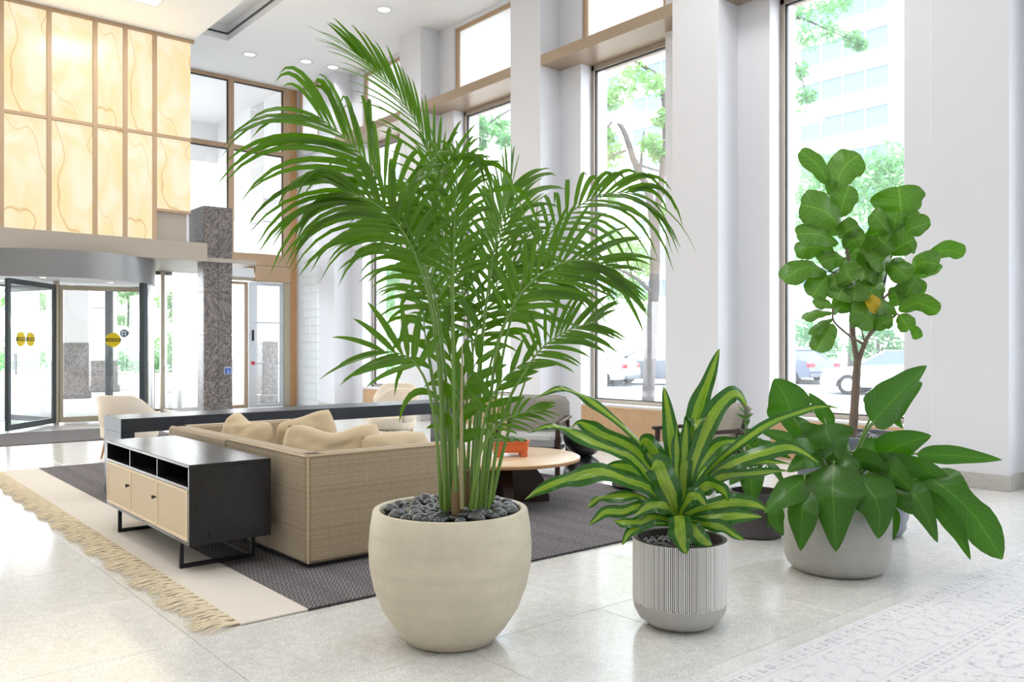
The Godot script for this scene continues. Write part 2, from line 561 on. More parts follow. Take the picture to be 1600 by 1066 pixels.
func leaf_materials() -> void:
	# u runs across the blade, v along it
	var vein := func(base: Color, rib: Color, nv: float, vs: float, edge: float) -> ImageTexture:
		return tex(128, 256, func(x, y):
			var a: float = absf(x / 127.0 - 0.5) * 2.0
			var t: float = y / 255.0
			var k: float = 1.0 - edge * a
			var c := Color(base.r * k, base.g * k, base.b * k)
			var ph: float = fposmod((t - a * 0.22) * nv, 1.0)
			c = c.lerp(rib, vs * clampf(1.0 - absf(ph - 0.5) * 14.0, 0, 1))
			return c.lerp(rib, 0.9 * clampf(1.0 - a * 22.0, 0, 1)))
	var palm := tex(64, 64, func(x, y):
		var a: float = absf(x / 63.0 - 0.5) * 2.0
		var k: float = 0.92 + 0.10 * sin(x * 0.9) * 0.5
		var c := Color(k, k, k)
		return c.lerp(Color(1.25, 1.2, 1.0), 0.35 * clampf(1.0 - a * 9.0, 0, 1)))
	leaf_mat("palm_leaf", palm, Color(0.40, 0.57, 0.18), 0.24, Color(0.9, 1.0, 0.3))
	mat("palm_stem", Color(0.42, 0.56, 0.22), 0.4)
	mat("palm_sheath", Color(0.50, 0.42, 0.27), 0.7)
	mat("palm_stem_pale", Color(0.66, 0.62, 0.46), 0.5)
	var nd := noise(91, 0.06, 2)
	var drac := tex(128, 128, func(x, y):
		var a: float = absf(x / 127.0 - 0.5) * 2.0 + 0.06 * nd.get_noise_2d(x * 0.6, y * 4.0)
		var st: float = 0.92 + 0.16 * nd.get_noise_2d(x * 9.0, y * 0.4)
		var c := Color(0.25, 0.46, 0.19)
		if a < 0.44: c = Color(0.52, 0.69, 0.24).lerp(Color(0.72, 0.81, 0.28), clampf(0.5 + 1.6 * nd.get_noise_2d(x * 3.5 + 70.0, y * 0.3), 0, 1))
		return Color(c.r * st, c.g * st, c.b * st))
	leaf_mat("dracaena_leaf", drac, Color(1, 1, 1), 0.22, Color(0.7, 0.8, 0.4))
	var ph := vein.call(Color(0.30, 0.50, 0.18), Color(0.50, 0.64, 0.32), 13.0, 0.5, 0.12)
	leaf_mat("philodendron", ph, Color(1, 1, 1), 0.3, Color(0.85, 1.0, 0.28))
	mat("petiole", Color(0.40, 0.55, 0.22), 0.4)
	var fg := vein.call(Color(0.40, 0.58, 0.22), Color(0.62, 0.74, 0.40), 8.0, 0.55, 0.1)
	leaf_mat("fig_leaf", fg, Color(1, 1, 1), 0.36, Color(0.7, 0.85, 0.25))
	leaf_mat("fig_leaf_yellow", vein.call(Color(0.88, 0.76, 0.14), Color(0.92, 0.84, 0.40), 8.0, 0.5, 0.05), Color(1, 1, 1), 0.42, Color(1.0, 0.9, 0.2))
	tri_mat("fig_bark", grain(Color(0.55, 0.48, 0.42), Color(0.40, 0.34, 0.30), 128, 95), 0.2, 0.8)

# ---------------------------------------------------------------- the room
const XW := 8.92      # room face of the piers
const XR := 9.35      # recessed wall between them
const XO := 9.95      # outer face
const CH := 7.5       # ceiling
const ZF := -18.55    # entrance facade
const BAY := 3.39
const Z0 := -5.18     # centre of the window beside the fig tree

func build_shell() -> void:
	# floor: a bed with separate stone tiles
	var fl := structure("floor")
	put("screed", bx(Vector3(-7.2, -0.3, ZF - 0.15), Vector3(XO, -0.012, 6.6)), M.grout, fl)
	var st := mb()
	box(st, Vector3(0, -0.011, 0), Vector3(0.912, 0.022, 0.887), 0.0012)
	var tile := done(st)
	var i := 0
	for a in range(-3, 9):
		for b in range(-1, 18):
			var x := 1.42 + 0.915 * (a + 0.5)
			var z := -3.14 - 0.89 * (b + 0.5) + 0.0
			if x > XR + 0.4 or z < ZF: continue
			put("tile", tile, M["terrazzo_%d" % ((a * 7 + b * 5 + a * b) % 3 if (a * 7 + b * 5 + a * b) >= 0 else 0)], fl, Vector3(x, 0, z))
			i += 1
	# beyond the joints that can be seen the floor goes on in slabs of the same stone
	put("floor_slab", bx(Vector3(-7.2, -0.02, ZF), Vector3(1.42 - 0.915 * 3 - 0.003, 0, 6.6)), M.terrazzo_0, fl)
	put("floor_slab", bx(Vector3(1.42 - 0.915 * 3, -0.02, -3.14 + 0.89 + 0.003), Vector3(XR + 0.3, 0, 6.6)), M.terrazzo_0, fl)
	# walls out of the picture close the room
	var wl := structure("wall_left")
	put("plaster", bx(Vector3(-7.4, 0, ZF), Vector3(-7.2, 8.0, 6.6)), M.wall_white, wl)
	var wb := structure("wall_back")
	put("plaster", bx(Vector3(-7.4, 0, 6.6), Vector3(XO, 8.0, 6.8)), M.wall_white, wb)
	# ceiling with a long raised slot, and the lower soffit over the entrance side
	var ce := structure("ceiling")
	put("ceiling_panel", bx(Vector3(6.42, CH, ZF - 0.2), Vector3(XO, CH + 0.3, 6.8)), M.ceiling_white, ce)
	put("ceiling_panel", bx(Vector3(-7.4, CH, ZF - 0.2), Vector3(5.5, CH + 0.3, 6.8)), M.ceiling_white, ce)
	put("ceiling_panel", bx(Vector3(5.5, CH, ZF - 0.2), Vector3(6.42, CH + 0.3, -16.4)), M.ceiling_white, ce)
	put("ceiling_panel", bx(Vector3(5.5, CH + 0.3, -16.4), Vector3(6.42, CH + 0.5, 6.8)), M.ceiling_white, ce)
	put("slot_trim", bx(Vector3(6.395, CH + 0.12, -16.39), Vector3(6.42, CH + 0.15, 6.6)), M.dark_metal, ce)
	put("slot_trim", bx(Vector3(5.5, CH + 0.12, -16.4), Vector3(6.42, CH + 0.15, -16.375)), M.dark_metal, ce)
	put("soffit", bx(Vector3(-7.2, 7.1, -15.75), Vector3(5.5, CH, -9.5)), M.ceiling_white, ce)

func build_windows() -> void:
	var wr := structure("wall_right")
	var bb := structure("baseboard_right")
	var pier := bx(Vector3(XW, 0, -0.37), Vector3(XO, CH, 0.37), 0.004)
	for k in range(-3, 5):
		var zc := Z0 - BAY * k
		# pier on the +z side of this bay
		var zp := zc + BAY / 2.0
		if k > -3:
			put("pier", pier, M.wall_white, wr, Vector3(0, 0, zp))
			put("skirting", bx(Vector3(XW - 0.018, 0, zp - 0.385), Vector3(XW, 0.155, zp + 0.385), 0.004), M.skirting_granite, bb)
			for s in [-1, 1]:
				put("skirting", bx(Vector3(XW, 0, zp + s * 0.37), Vector3(XR, 0.155, zp + s * 0.385), 0.003), M.skirting_granite, bb)
		if k == 4:
			continue
		for s in [-1, 1]:
			put("recess_wall", bx(Vector3(XR, 0, zc + s * 0.85), Vector3(XO, CH, zc + s * 1.33), 0.003), M.wall_white, wr)
			put("skirting", bx(Vector3(XR - 0.018, 0, zc + s * 0.86), Vector3(XR, 0.155, zc + s * 1.31), 0.003), M.skirting_granite, bb)
		put("window_head", bx(Vector3(XR + 0.02, 7.42, zc - 0.85), Vector3(XO, CH, zc + 0.85)), M.wall_white, wr)
		put("window_apron", bx(Vector3(9.6, 0, zc - 0.85), Vector3(XO, 0.53, zc + 0.85)), M.wall_white, wr)
		# the deep bronze transom that crosses the recess
		put("transom_beam", bx(Vector3(XW + 0.005, 5.88, zc - 1.325), Vector3(XO, 6.05, zc + 1.325), 0.004), M.bronze, wr)
		var w := structure("window_%d" % (k + 4))
		var st := mb()
		var xa := 9.585
		var xb := 9.68
		box2(st, Vector3(xa, 0.53, zc - 0.85), Vector3(xb, 0.585, zc + 0.85), 0.004)
		box2(st, Vector3(xa, 5.80, zc - 0.85), Vector3(xb, 5.88, zc + 0.85), 0.004)
		for s in [-1, 1]:
			box2(st, Vector3(xa, 0.53, zc + s * 0.85), Vector3(xb, 5.88, zc + s * 0.79), 0.004)
		made("frame", st, M.taupe_metal, w)
		st = mb()
		box2(st, Vector3(xa + 0.03, 0.585, zc - 0.79), Vector3(xb - 0.02, 0.60, zc + 0.79))
		box2(st, Vector3(xa + 0.03, 5.785, zc - 0.79), Vector3(xb - 0.02, 5.80, zc + 0.79))
		for s in [-1, 1]:
			box2(st, Vector3(xa + 0.03, 0.585, zc + s * 0.79), Vector3(xb - 0.02, 5.80, zc + s * 0.775))
		made("gasket", st, M.black_gasket, w)
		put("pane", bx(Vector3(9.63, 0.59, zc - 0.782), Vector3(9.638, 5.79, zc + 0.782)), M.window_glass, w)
		put("sill", bx(Vector3(XR + 0.035, 0.495, zc - 0.85), Vector3(9.60, 0.53, zc + 0.85), 0.004), M.wall_white, w)
		st = mb()
		box2(st, Vector3(9.40, 7.36, zc - 0.85), Vector3(9.48, 7.42, zc + 0.85), 0.003)
		for s in [-1, 1]:
			box2(st, Vector3(9.40, 6.05, zc + s * 0.85), Vector3(9.48, 7.36, zc + s * 0.77), 0.003)
		made("transom_frame", st, M.tan_frame, w)
		put("transom_pane", bx(Vector3(9.44, 6.05, zc - 0.775), Vector3(9.452, 7.365, zc + 0.775)), M.frosted_glass, w)
		if k >= 0:
			radiator_cover(zc, k)
	# the end of the wall next to the entrance: glass blocks below, a tan framed panel above
	put("plaster_strip", bx(Vector3(XW, 0, ZF), Vector3(XO, CH, -18.42)), M.wall_white, wr)
	put("plaster_strip", bx(Vector3(XW, 5.9, -18.42), Vector3(XO, 6.05, -17.42)), M.wall_white, wr)
	var gbw := structure("window_9")
	var st := mb()
	box(st, Vector3.ZERO, Vector3(0.09, 0.186, 0.188), 0.012)
	var blk := done(st)
	for r in 31:
		for c in 5:
			put("glass_block", blk, M.glass_block, gbw, Vector3(9.0, 0.095 + r * 0.19, -17.52 - c * 0.196))
	put("mortar", bx(Vector3(8.985, 0, -18.42), Vector3(9.015, 5.9, -17.42)), M.wall_white, gbw).material_override = M.frosted_glass
	var up := structure("window_10")
	st = mb()
	for s in [-17.42, -18.34]:
		box2(st, Vector3(XW + 0.01, 6.05, s - 0.08), Vector3(XW + 0.10, CH, s), 0.003)
	box2(st, Vector3(XW + 0.01, 7.42, -18.42), Vector3(XW + 0.10, CH, -17.42), 0.003)
	made("frame", st, M.tan_frame, up)
	put("pane", bx(Vector3(XW + 0.06, 6.05, -18.4), Vector3(XW + 0.07, CH - 0.05, -17.44)), M.frosted_glass, up)

func radiator_cover(zc: float, k: int) -> void:
	var lab: String = ["oak slatted radiator cover under the window behind the fiddle leaf fig", "oak slatted radiator cover under the window showing the parked silver car", "oak slatted radiator cover under the window behind the grey armchair", "oak slatted radiator cover behind the cream lounge chairs"][k]
	var t := thing("radiator_cover", lab, "radiator cover", Vector3(9.38, 0, zc), 0, "oak radiator covers under the windows")
	put("cabinet", bx(Vector3(0.012, 0.0, -0.848), Vector3(0.21, 0.49, 0.848)), M.oak_slat, t)
	var st := mb()
	box2(st, Vector3(-0.012, 0.475, -0.848), Vector3(0.012, 0.493, 0.848), 0.002)
	for s in [-1, 1]:
		box2(st, Vector3(-0.012, 0, s * 0.848), Vector3(0.012, 0.475, s * 0.825), 0.002)
	made("edging", st, M.oak_slat, t)
	st = mb()
	box(st, Vector3(0, 0.2375, 0), Vector3(0.018, 0.473, 0.017), 0.004)
	var slat := done(st)
	for i in 68:
		put("slat", slat, M.oak_slat, t, Vector3(0.004, 0, -0.813 + 1.626 * i / 67.0))

func build_facade() -> void:
	# ---- the backlit onyx wall over the entrance
	var ow := structure("wall_front")
	var xs := [5.46, 4.81, 4.31, 3.82, 3.11, 2.42]
	while xs[-1] > -7.0:
		xs.append(xs[-1] - [0.49, 0.71, 0.69][xs.size() % 3])
	var z := -15.75
	for i in xs.size() - 1:
		var x1: float = xs[i]
		var x0: float = xs[i + 1]
		for r in 2:
			var y0: float = [3.35, 5.24][r]
			var y1: float = [5.24, 7.1][r]
			if i == 0 and r == 0: y0 = 3.92
			var st := mb()
			st.set_smooth_group(-1)
			var c := [[x0, y0, 0, 1], [x1, y0, 1, 1], [x1, y1, 1, 0], [x0, y1, 0, 0]]
			for k in [0, 2, 1, 0, 3, 2]:
				st.set_uv(Vector2(c[k][2], c[k][3]))
				st.add_vertex(Vector3(c[k][0], c[k][1], z))
			for k in [0, 1, 2, 0, 2, 3]:
				st.set_uv(Vector2(c[k][2], c[k][3]))
				st.add_vertex(Vector3(c[k][0], c[k][1], z - 0.03))
			made("onyx_panel", st, M["onyx_%d" % ((i + r * 2) % 3)], ow)
		put("mullion", bx(Vector3(x0 - 0.035, 3.35, z - 0.02), Vector3(x0 + 0.035, 7.1, z + 0.055), 0.004), M.tan_frame, ow)
		if i > 0:
			put("crossbar", bx(Vector3(x0 + 0.035, 5.215, z - 0.02), Vector3(x1 - 0.035, 5.27, z + 0.05), 0.004), M.tan_frame, ow)
			put("crossbar", bx(Vector3(x0 + 0.035, 7.04, z - 0.02), Vector3(x1 - 0.035, 7.1, z + 0.05), 0.004), M.tan_frame, ow)
		else:
			put("crossbar", bx(Vector3(x0 + 0.035, 5.215, z - 0.02), Vector3(x1, 5.27, z + 0.05), 0.004), M.tan_frame, ow)
			put("crossbar", bx(Vector3(x0 + 0.035, 7.04, z - 0.02), Vector3(x1 + 0.05, 7.1, z + 0.05), 0.004), M.tan_frame, ow)
			put("crossbar", bx(Vector3(x0 + 0.035, 3.87, z - 0.02), Vector3(x1, 3.92, z + 0.03), 0.004), M.tan_frame, ow)
	put("light_box", bx(Vector3(-7.2, 3.1, z - 0.45), Vector3(5.45, CH, z - 0.05)), M.wall_white, ow)
	put("niche_panel", bx(Vector3(4.86, 3.36, z - 0.06), Vector3(5.4, 3.87, z - 0.04), 0.004), M.taupe_metal, ow)  # flat taupe panel standing in for the dark niche below the short onyx
	# the warm light that comes through the stone
	for x in [-4.5, -1.5, 1.5, 4.0]:
		var a := AreaLight3D.new()
		a.name = "onyx_glow_light"
		a.area_size = Vector2(2.6, 3.4)
		a.light_color = Color(1.0, 0.90, 0.72)
		a.light_energy = 3.2
		a.area_range = 60.0
		a.area_attenuation = 2.0
		a.shadow_enabled = true
		a.position = Vector3(x, 5.2, z + 0.08)
		a.rotation.y = PI
		add_child(a, true)
	# ---- fascia and the metal soffit over the revolving door
	var lintel := structure("trim_1")
	put("fascia", bx(Vector3(-7.2, 3.01, z - 0.05), Vector3(5.75, 3.35, z + 0.07), 0.006), M.taupe_metal, lintel)
	put("soffit_panel", bx(Vector3(-7.2, 3.02, ZF), Vector3(6.75, 3.1, z - 0.05)), M.taupe_metal, lintel)
	# ---- granite pillar
	var gp := structure("wall_pillar")
	put("core", bx(Vector3(5.76, 0, -16.18), Vector3(6.27, 4.07, -15.87)), M.grout, gp)
	put("core", bx(Vector3(5.76, 3.1, -17.2), Vector3(6.27, 4.07, -16.18)), M.grout, gp)
	for r in 5:
		var y0 := r * 0.816 + 0.003
		var y1 := (r + 1) * 0.816
		for c in 2:
			put("granite_slab", bx(Vector3(5.743 + c * 0.275, y0, -15.87), Vector3(5.743 + (c + 1) * 0.275 - 0.004, y1, -15.845), 0.002), M.dark_granite, gp)
			put("granite_slab", bx(Vector3([5.74, 6.27][c], y0, -15.87), Vector3([5.765, 6.292][c], y1, -16.18), 0.002), M.dark_granite, gp)
	for c in 2:
		for x in [[5.74, 5.765], [6.27, 6.292]]:
			put("granite_slab", bx(Vector3(x[0], 3.12, -16.184 - c * 0.51), Vector3(x[1], 4.08, -16.18 - (c + 1) * 0.51), 0.002), M.dark_granite, gp)
	# the vestibule's glass side wall runs back from the pillar
	var vg := structure("window_14")
	put("pane", bx(Vector3(5.80, 0.09, -18.4), Vector3(5.81, 3.02, -16.19)), M.door_glass, vg)
	put("rail", bx(Vector3(5.78, 0, -18.4), Vector3(5.83, 0.09, -16.19), 0.004), M.champagne, vg)
	put("post", bx(Vector3(5.76, 0, -18.5), Vector3(5.85, 3.02, -18.4), 0.004), M.champagne, vg)
	# push plate for the automatic door
	var pp := thing("push_button", "square blue push plate with a wheelchair symbol on the granite pillar", "button", Vector3(6.19, 0.95, -15.845))
	put("plate", bx(Vector3(-0.07, -0.07, 0), Vector3(0.07, 0.07, 0.03), 0.008), M.silver, pp)
	put("face", bx(Vector3(-0.058, -0.058, 0.03), Vector3(0.058, 0.058, 0.036), 0.002), mat("sign_blue", Color(0.16, 0.36, 0.72), 0.4), pp)
	var sy := mb()
	var ring := []
	for i in 15:
		var a := deg_to_rad(60.0 - i * 20.0)
		ring.append(Vector3(cos(a) * 0.022, -0.018 + sin(a) * 0.022, 0.038))
	tube(sy, ring, [0.0035], 5)
	tube(sy, [Vector3(-0.004, 0.022, 0.038), Vector3(-0.002, -0.002, 0.038), Vector3(0.016, -0.004, 0.038), Vector3(0.026, -0.028, 0.038)], [0.004], 5)
	tube(sy, [Vector3(-0.005, 0.03, 0.038), Vector3(-0.005, 0.04, 0.038)], [0.006], 6)
	made("wheelchair_symbol", sy, mat("sign_white", Color(0.92, 0.94, 0.97), 0.5), pp)
	# ---- glazed facade
	var fw := structure("wall_entrance")
	put("plaster", bx(Vector3(-7.4, 3.1, ZF - 0.2), Vector3(5.2, 8.0, ZF)), M.wall_white, fw)
	put("corner_post", bx(Vector3(8.735, 0, ZF - 0.12), Vector3(8.92, CH, ZF + 0.02), 0.004), M.oak_edge, fw)
	var w := structure("window_11")
	var st := mb()
	for x in [[5.2, 5.32], [7.26, 7.39], [8.57, 8.735]]:
		box2(st, Vector3(x[0], 3.54, ZF - 0.1), Vector3(x[1], CH, ZF + 0.04), 0.005)
	for y in [[5.88, 5.99], [7.42, CH], [3.45, 3.56]]:
		box2(st, Vector3(5.2, y[0], ZF - 0.1), Vector3(8.735, y[1], ZF + 0.03), 0.005)
	made("frame", st, M.tan_frame, w)
	st = mb()
	for p in [[5.32, 7.26], [7.39, 8.57]]:
		for q in [[3.56, 5.88], [5.99, 7.42]]:
			box2(st, Vector3(p[0], q[1] - 0.025, ZF - 0.02), Vector3(p[1], q[1], ZF + 0.015))
			box2(st, Vector3(p[1] - 0.02, q[0], ZF - 0.02), Vector3(p[1], q[1], ZF + 0.015))
	made("gasket", st, M.black_gasket, w)
	for p in [[5.32, 7.26], [7.39, 8.57]]:
		for q in [[3.56, 5.88], [5.99, 7.42]]:
			put("pane", bx(Vector3(p[0], q[0], ZF - 0.03), Vector3(p[1], q[1], ZF - 0.02)), M.door_glass, w)
	var lb := structure("trim_2")
	put("lintel", bx(Vector3(5.7, 3.28, ZF - 0.1), Vector3(8.735, 3.5, ZF + 0.06), 0.005), M.tan_frame, lb)
	put("lintel_box", bx(Vector3(7.86, 2.92, ZF - 0.1), Vector3(8.735, 3.26, ZF + 0.10), 0.006), M.tan_frame, lb)
	put("lintel_infill", bx(Vector3(6.7, 3.1, ZF - 0.1), Vector3(7.86, 3.28, ZF + 0.02)), M.tan_frame, lb)
	# side lights between the drum and the pillar, and left of the drum
	for run in [[5.62, 6.75, 12], [-7.2, 1.2, 13]]:
		var sl := structure("window_%d" % run[2])
		var n := 2 if run[2] == 12 else 7
		var step: float = (run[1] - run[0]) / n
		st = mb()
		for i in n + 1:
			box2(st, Vector3(run[0] + i * step - 0.045, 0, ZF - 0.08), Vector3(run[0] + i * step + 0.045, 3.02, ZF + 0.05), 0.005)
		for y in [[0.0, 0.09], [2.95, 3.02]]:
			box2(st, Vector3(run[0], y[0], ZF - 0.08), Vector3(run[1], y[1], ZF + 0.04), 0.005)
		made("frame", st, mat("bronze_post", Color(0.50, 0.46, 0.40), 0.4, 0.3), sl)
		for i in n:
			put("pane", bx(Vector3(run[0] + i * step + 0.045, 0.09, ZF - 0.02), Vector3(run[0] + (i + 1) * step - 0.045, 2.95, ZF - 0.01)), M.door_glass, sl)
	swing_door()
	revolving_door()
	# dark entrance mat
	var em := thing("entrance_mat", "dark grey entrance mat lying before the revolving door", "mat", Vector3(2.6, 0, -14.65))
	put("pile", bx(Vector3(-2.6, 0.001, -0.95), Vector3(1.9, 0.012, 0.95), 0.003), M.mat_grey, em)
	put("edging", bx(Vector3(-2.63, 0.001, -0.98), Vector3(1.93, 0.008, 0.98), 0.003), M.black_plastic, em)

func swing_door() -> void:
	var d := structure("door_1")
	var st := mb()
	box2(st, Vector3(6.75, 2.92, ZF - 0.06), Vector3(8.66, 3.0, ZF + 0.05), 0.004)
	box2(st, Vector3(8.58, 0, ZF - 0.06), Vector3(8.735, 2.92, ZF + 0.05), 0.004)
	box2(st, Vector3(6.75, 0, ZF - 0.06), Vector3(6.83, 2.92, ZF + 0.05), 0.004)
	made("door_frame", st, M.champagne, d)
	# leaf beside the glass blocks
	st = mb()
	box2(st, Vector3(7.74, 0.02, ZF - 0.03), Vector3(7.93, 2.9, ZF + 0.04), 0.004)
	box2(st, Vector3(8.47, 0.02, ZF - 0.03), Vector3(8.575, 2.9, ZF + 0.04), 0.004)
	box2(st, Vector3(7.93, 0.02, ZF - 0.03), Vector3(8.47, 0.10, ZF + 0.04), 0.004)
	box2(st, Vector3(7.93, 2.83, ZF - 0.03), Vector3(8.47, 2.9, ZF + 0.04), 0.004)
	var leaf := made("door_leaf", st, M.silver, d)
	put("pane", bx(Vector3(7.93, 0.1, ZF - 0.01), Vector3(8.47, 2.83, ZF)), M.door_glass, leaf)
	for y in [1.03, 1.97]:
		st = mb()
		tube(st, [Vector3(7.9, y, ZF + 0.09), Vector3(8.52, y, ZF + 0.09)], [0.014], 8)
		for x in [7.9, 8.52]:
			tube(st, [Vector3(x, y, ZF + 0.03), Vector3(x, y, ZF + 0.09)], [0.012], 8)
		made("push_bar", st, M.silver, leaf)
	put("lock_plate", bx(Vector3(7.80, 1.55, ZF + 0.04), Vector3(7.855, 1.80, ZF + 0.055), 0.004), M.black_plastic, leaf)
	st = mb()
	tube(st, [Vector3(7.83, 1.04, ZF + 0.042), Vector3(7.83, 1.04, ZF + 0.046)], [0.05], 18)
	made("round_sticker", st, mat("sticker_red", Color(0.85, 0.35, 0.38), 0.5), leaf)
	# the other leaf with its white operator box above
	st = mb()
	box2(st, Vector3(6.84, 0.02, ZF - 0.03), Vector3(6.94, 2.9, ZF + 0.04), 0.004)
	box2(st, Vector3(7.63, 0.02, ZF - 0.03), Vector3(7.72, 2.9, ZF + 0.04), 0.004)
	box2(st, Vector3(6.94, 0.02, ZF - 0.03), Vector3(7.63, 0.10, ZF + 0.04), 0.004)
	box2(st, Vector3(6.94, 2.83, ZF - 0.03), Vector3(7.63, 2.9, ZF + 0.04), 0.004)
	var leaf2 := made("door_leaf", st, M.bronze, d)
	put("pane", bx(Vector3(6.94, 0.1, ZF - 0.01), Vector3(7.63, 2.83, ZF)), M.door_glass, leaf2)
	put("operator_box", bx(Vector3(6.85, 2.99, ZF + 0.02), Vector3(7.80, 3.20, ZF + 0.18), 0.01), M.wall_white, d)

func arc_band(st: SurfaceTool, c: Vector3, r: float, t: float, a0: float, a1: float, y0: float, y1: float, n: int) -> void:
	for i in n:
		var a := lerpf(a0, a1, float(i) / n)
		var b := lerpf(a0, a1, float(i + 1) / n)
		var p := []
		for q in [[a, r], [b, r], [b, r - t], [a, r - t]]:
			p.append(c + Vector3(cos(q[0]) * q[1], 0, sin(q[0]) * q[1]))
		var mid: Vector3 = (p[0] + p[1] + p[2] + p[3]) / 4.0 + Vector3(0, (y0 + y1) / 2.0, 0)
		var lo := Vector3(0, y0, 0)
		var hi := Vector3(0, y1, 0)
		st.set_smooth_group(0)
		quad(st, p[0] + lo, p[1] + lo, p[1] + hi, p[0] + hi, mid)
		st.set_smooth_group(1)
		quad(st, p[3] + lo, p[2] + lo, p[2] + hi, p[3] + hi, mid)
		st.set_smooth_group(2)
		quad(st, p[0] + lo, p[1] + lo, p[2] + lo, p[3] + lo, mid)
		quad(st, p[0] + hi, p[1] + hi, p[2] + hi, p[3] + hi, mid)
		st.set_smooth_group(-1)
		if i == 0: quad(st, p[0] + lo, p[3] + lo, p[3] + hi, p[0] + hi, mid)
		if i == n - 1: quad(st, p[1] + lo, p[2] + lo, p[2] + hi, p[1] + hi, mid)

func revolving_door() -> void:
	var c := Vector3(3.48, 0, -17.0)
	var R := 1.66
	var d := thing("revolving_door", "revolving glass door with dark frames under a curved metal canopy", "revolving door", c)
	var o := Vector3.ZERO
	var st := mb()
	arc_band(st, o, R, 0.06, 0, TAU, 2.56, 3.015, 72)
	made("canopy_ring", st, M.dark_metal, d).material_override = mat("canopy_metal", Color(0.55, 0.55, 0.55), 0.35, 0.45)
	st = mb()
	lathe(st, [Vector2(0.0, 2.60), Vector2(R - 0.06, 2.60), Vector2(R - 0.06, 2.63), Vector2(0.0, 2.63)], 48)
	made("canopy_ceiling", st, M.ceiling_white, d)
	for a in [0.4, 2.0, 3.6, 5.2]:
		st = mb()
		lathe(st, [Vector2(0.0, 2.595), Vector2(0.05, 2.595), Vector2(0.055, 2.60)], 16, Vector3(cos(a) * 0.9, 0, sin(a) * 0.9))
		var spot := mat("door_lamp", Color(1, 1, 1), 0.5)
		spot.emission_enabled = true
		spot.emission = Color(1, 0.97, 0.9)
		spot.emission_energy_multiplier = 1.5
		made("downlight", st, spot, d)
	for sgn in [0.0, PI]:
		st = mb()
		arc_band(st, o, R - 0.02, 0.012, sgn - 0.72, sgn + 0.72, 0.1, 2.56, 16)
		made("curved_pane", st, M.door_glass, d)
		st = mb()
		arc_band(st, o, R, 0.05, sgn - 0.74, sgn + 0.74, 0.0, 0.1, 16)
		made("curved_plinth", st, M.dark_metal, d)
		for e in [-0.76, 0.76]:
			st = mb()
			var p := Vector3(cos(sgn + e) * (R - 0.03), 1.28, sin(sgn + e) * (R - 0.03))
			box(st, p, Vector3(0.10, 2.56, 0.12), 0.008, Basis(Vector3.UP, -(sgn + e)))
			made("jamb", st, M.dark_metal, d)
	st = mb()
	tube(st, [Vector3(0, 0, 0), Vector3(0, 2.6, 0)], [0.05], 14)
	made("shaft", st, M.champagne, d)
	var ang := [2.25, 0.155, 4.34]
	for i in 3:
		var a: float = ang[i]
		var dir := Vector3(cos(a), 0, sin(a))
		var b := Basis(dir, Vector3.UP, dir.cross(Vector3.UP))
		var L := R - 0.10
		st = mb()
		for q in [[0.05, 0.11], [L - 0.09, L]]:
			box(st, dir * ((q[0] + q[1]) / 2.0) + Vector3(0, 1.28, 0), Vector3(q[1] - q[0], 2.5, 0.055), 0.006, b)
		for q in [[0.03, 0.13], [2.45, 2.54]]:
			box(st, dir * (L / 2.0) + Vector3(0, (q[0] + q[1]) / 2.0, 0), Vector3(L - 0.1, q[1] - q[0], 0.05), 0.006, b)
		var wing := made("wing", st, M.champagne if i == 1 else M.dark_metal, d)
		st = mb()
		box(st, dir * (L / 2.0) + Vector3(0, 1.29, 0), Vector3(L - 0.18, 2.34, 0.01), 0.0, b)
		made("pane", st, M.door_glass, wing)
		st = mb()
		for s in [-1, 1]:
			var off: Vector3 = b.z * s * 0.07
			tube(st, [dir * (L - 0.16) + off + Vector3(0, 0.95, 0), dir * (L - 0.16) + off + Vector3(0, 1.30, 0)], [0.014], 8)
		made("pull_handle", st, M.silver, wing)
		# round stickers at eye height on both faces of the glass
		if i == 2: continue
		var reach := [L - 0.62] if i == 1 else [L - 0.42, L - 0.72]
		for rr in reach:
			st = mb()
			var pc: Vector3 = dir * rr + Vector3(0, 1.54, 0)
			tube(st, [pc - b.z * 0.009, pc + b.z * 0.009], [0.135 if i == 1 else 0.12], 28)
			made("round_sticker", st, mat("sticker_yellow", Color(0.96, 0.84, 0.10), 0.5), wing)
			st = mb()
			box(st, pc, Vector3(0.27 if i == 1 else 0.24, 0.062, 0.021), 0.0, b)
			made("sticker_band", st, mat("sticker_band", Color(0.30, 0.27, 0.06), 0.5), wing)
			for s in [-1, 1]:
				var tm := TextMesh.new()
				tm.text = "CAUTION"
				tm.font_size = 12
				tm.pixel_size = 0.0042
				tm.depth = 0.002
				var ft := SystemFont.new()
				ft.font_names = PackedStringArray(["Droid Sans"])
				ft.font_weight = 700
				tm.font = ft
				var t := put("sticker_lettering", tm, mat("sticker_yellow", Color.WHITE), wing, pc + b.z * s * 0.0115)
				t.basis = Basis(dir * s, Vector3.UP, b.z * s)
	# small round blue sticker with a door symbol on the far curved glass
	var pc := px(194, 521, 16.55) - c
	var face := Vector3(-0.55, 0, 0.85).normalized()
	st = mb()
	tube(st, [pc, pc + face * 0.006], [0.085], 24)
	var bs := made("round_sticker", st, mat("sticker_blue", Color(0.17, 0.28, 0.42), 0.5), d)
	st = mb()
	var rx := Vector3.UP.cross(face).normalized()
	for k in [[-0.035, 0.0, 0.016, 0.10], [0.03, -0.01, 0.016, 0.08], [0.0, 0.035, 0.07, 0.014]]:
		box(st, pc + face * 0.008 + rx * k[0] + Vector3.UP * k[1], Vector3(k[2], k[3], 0.003), 0.0, Basis(rx, Vector3.UP, face))
	made("sticker_mark", st, M.sign_white, bs)

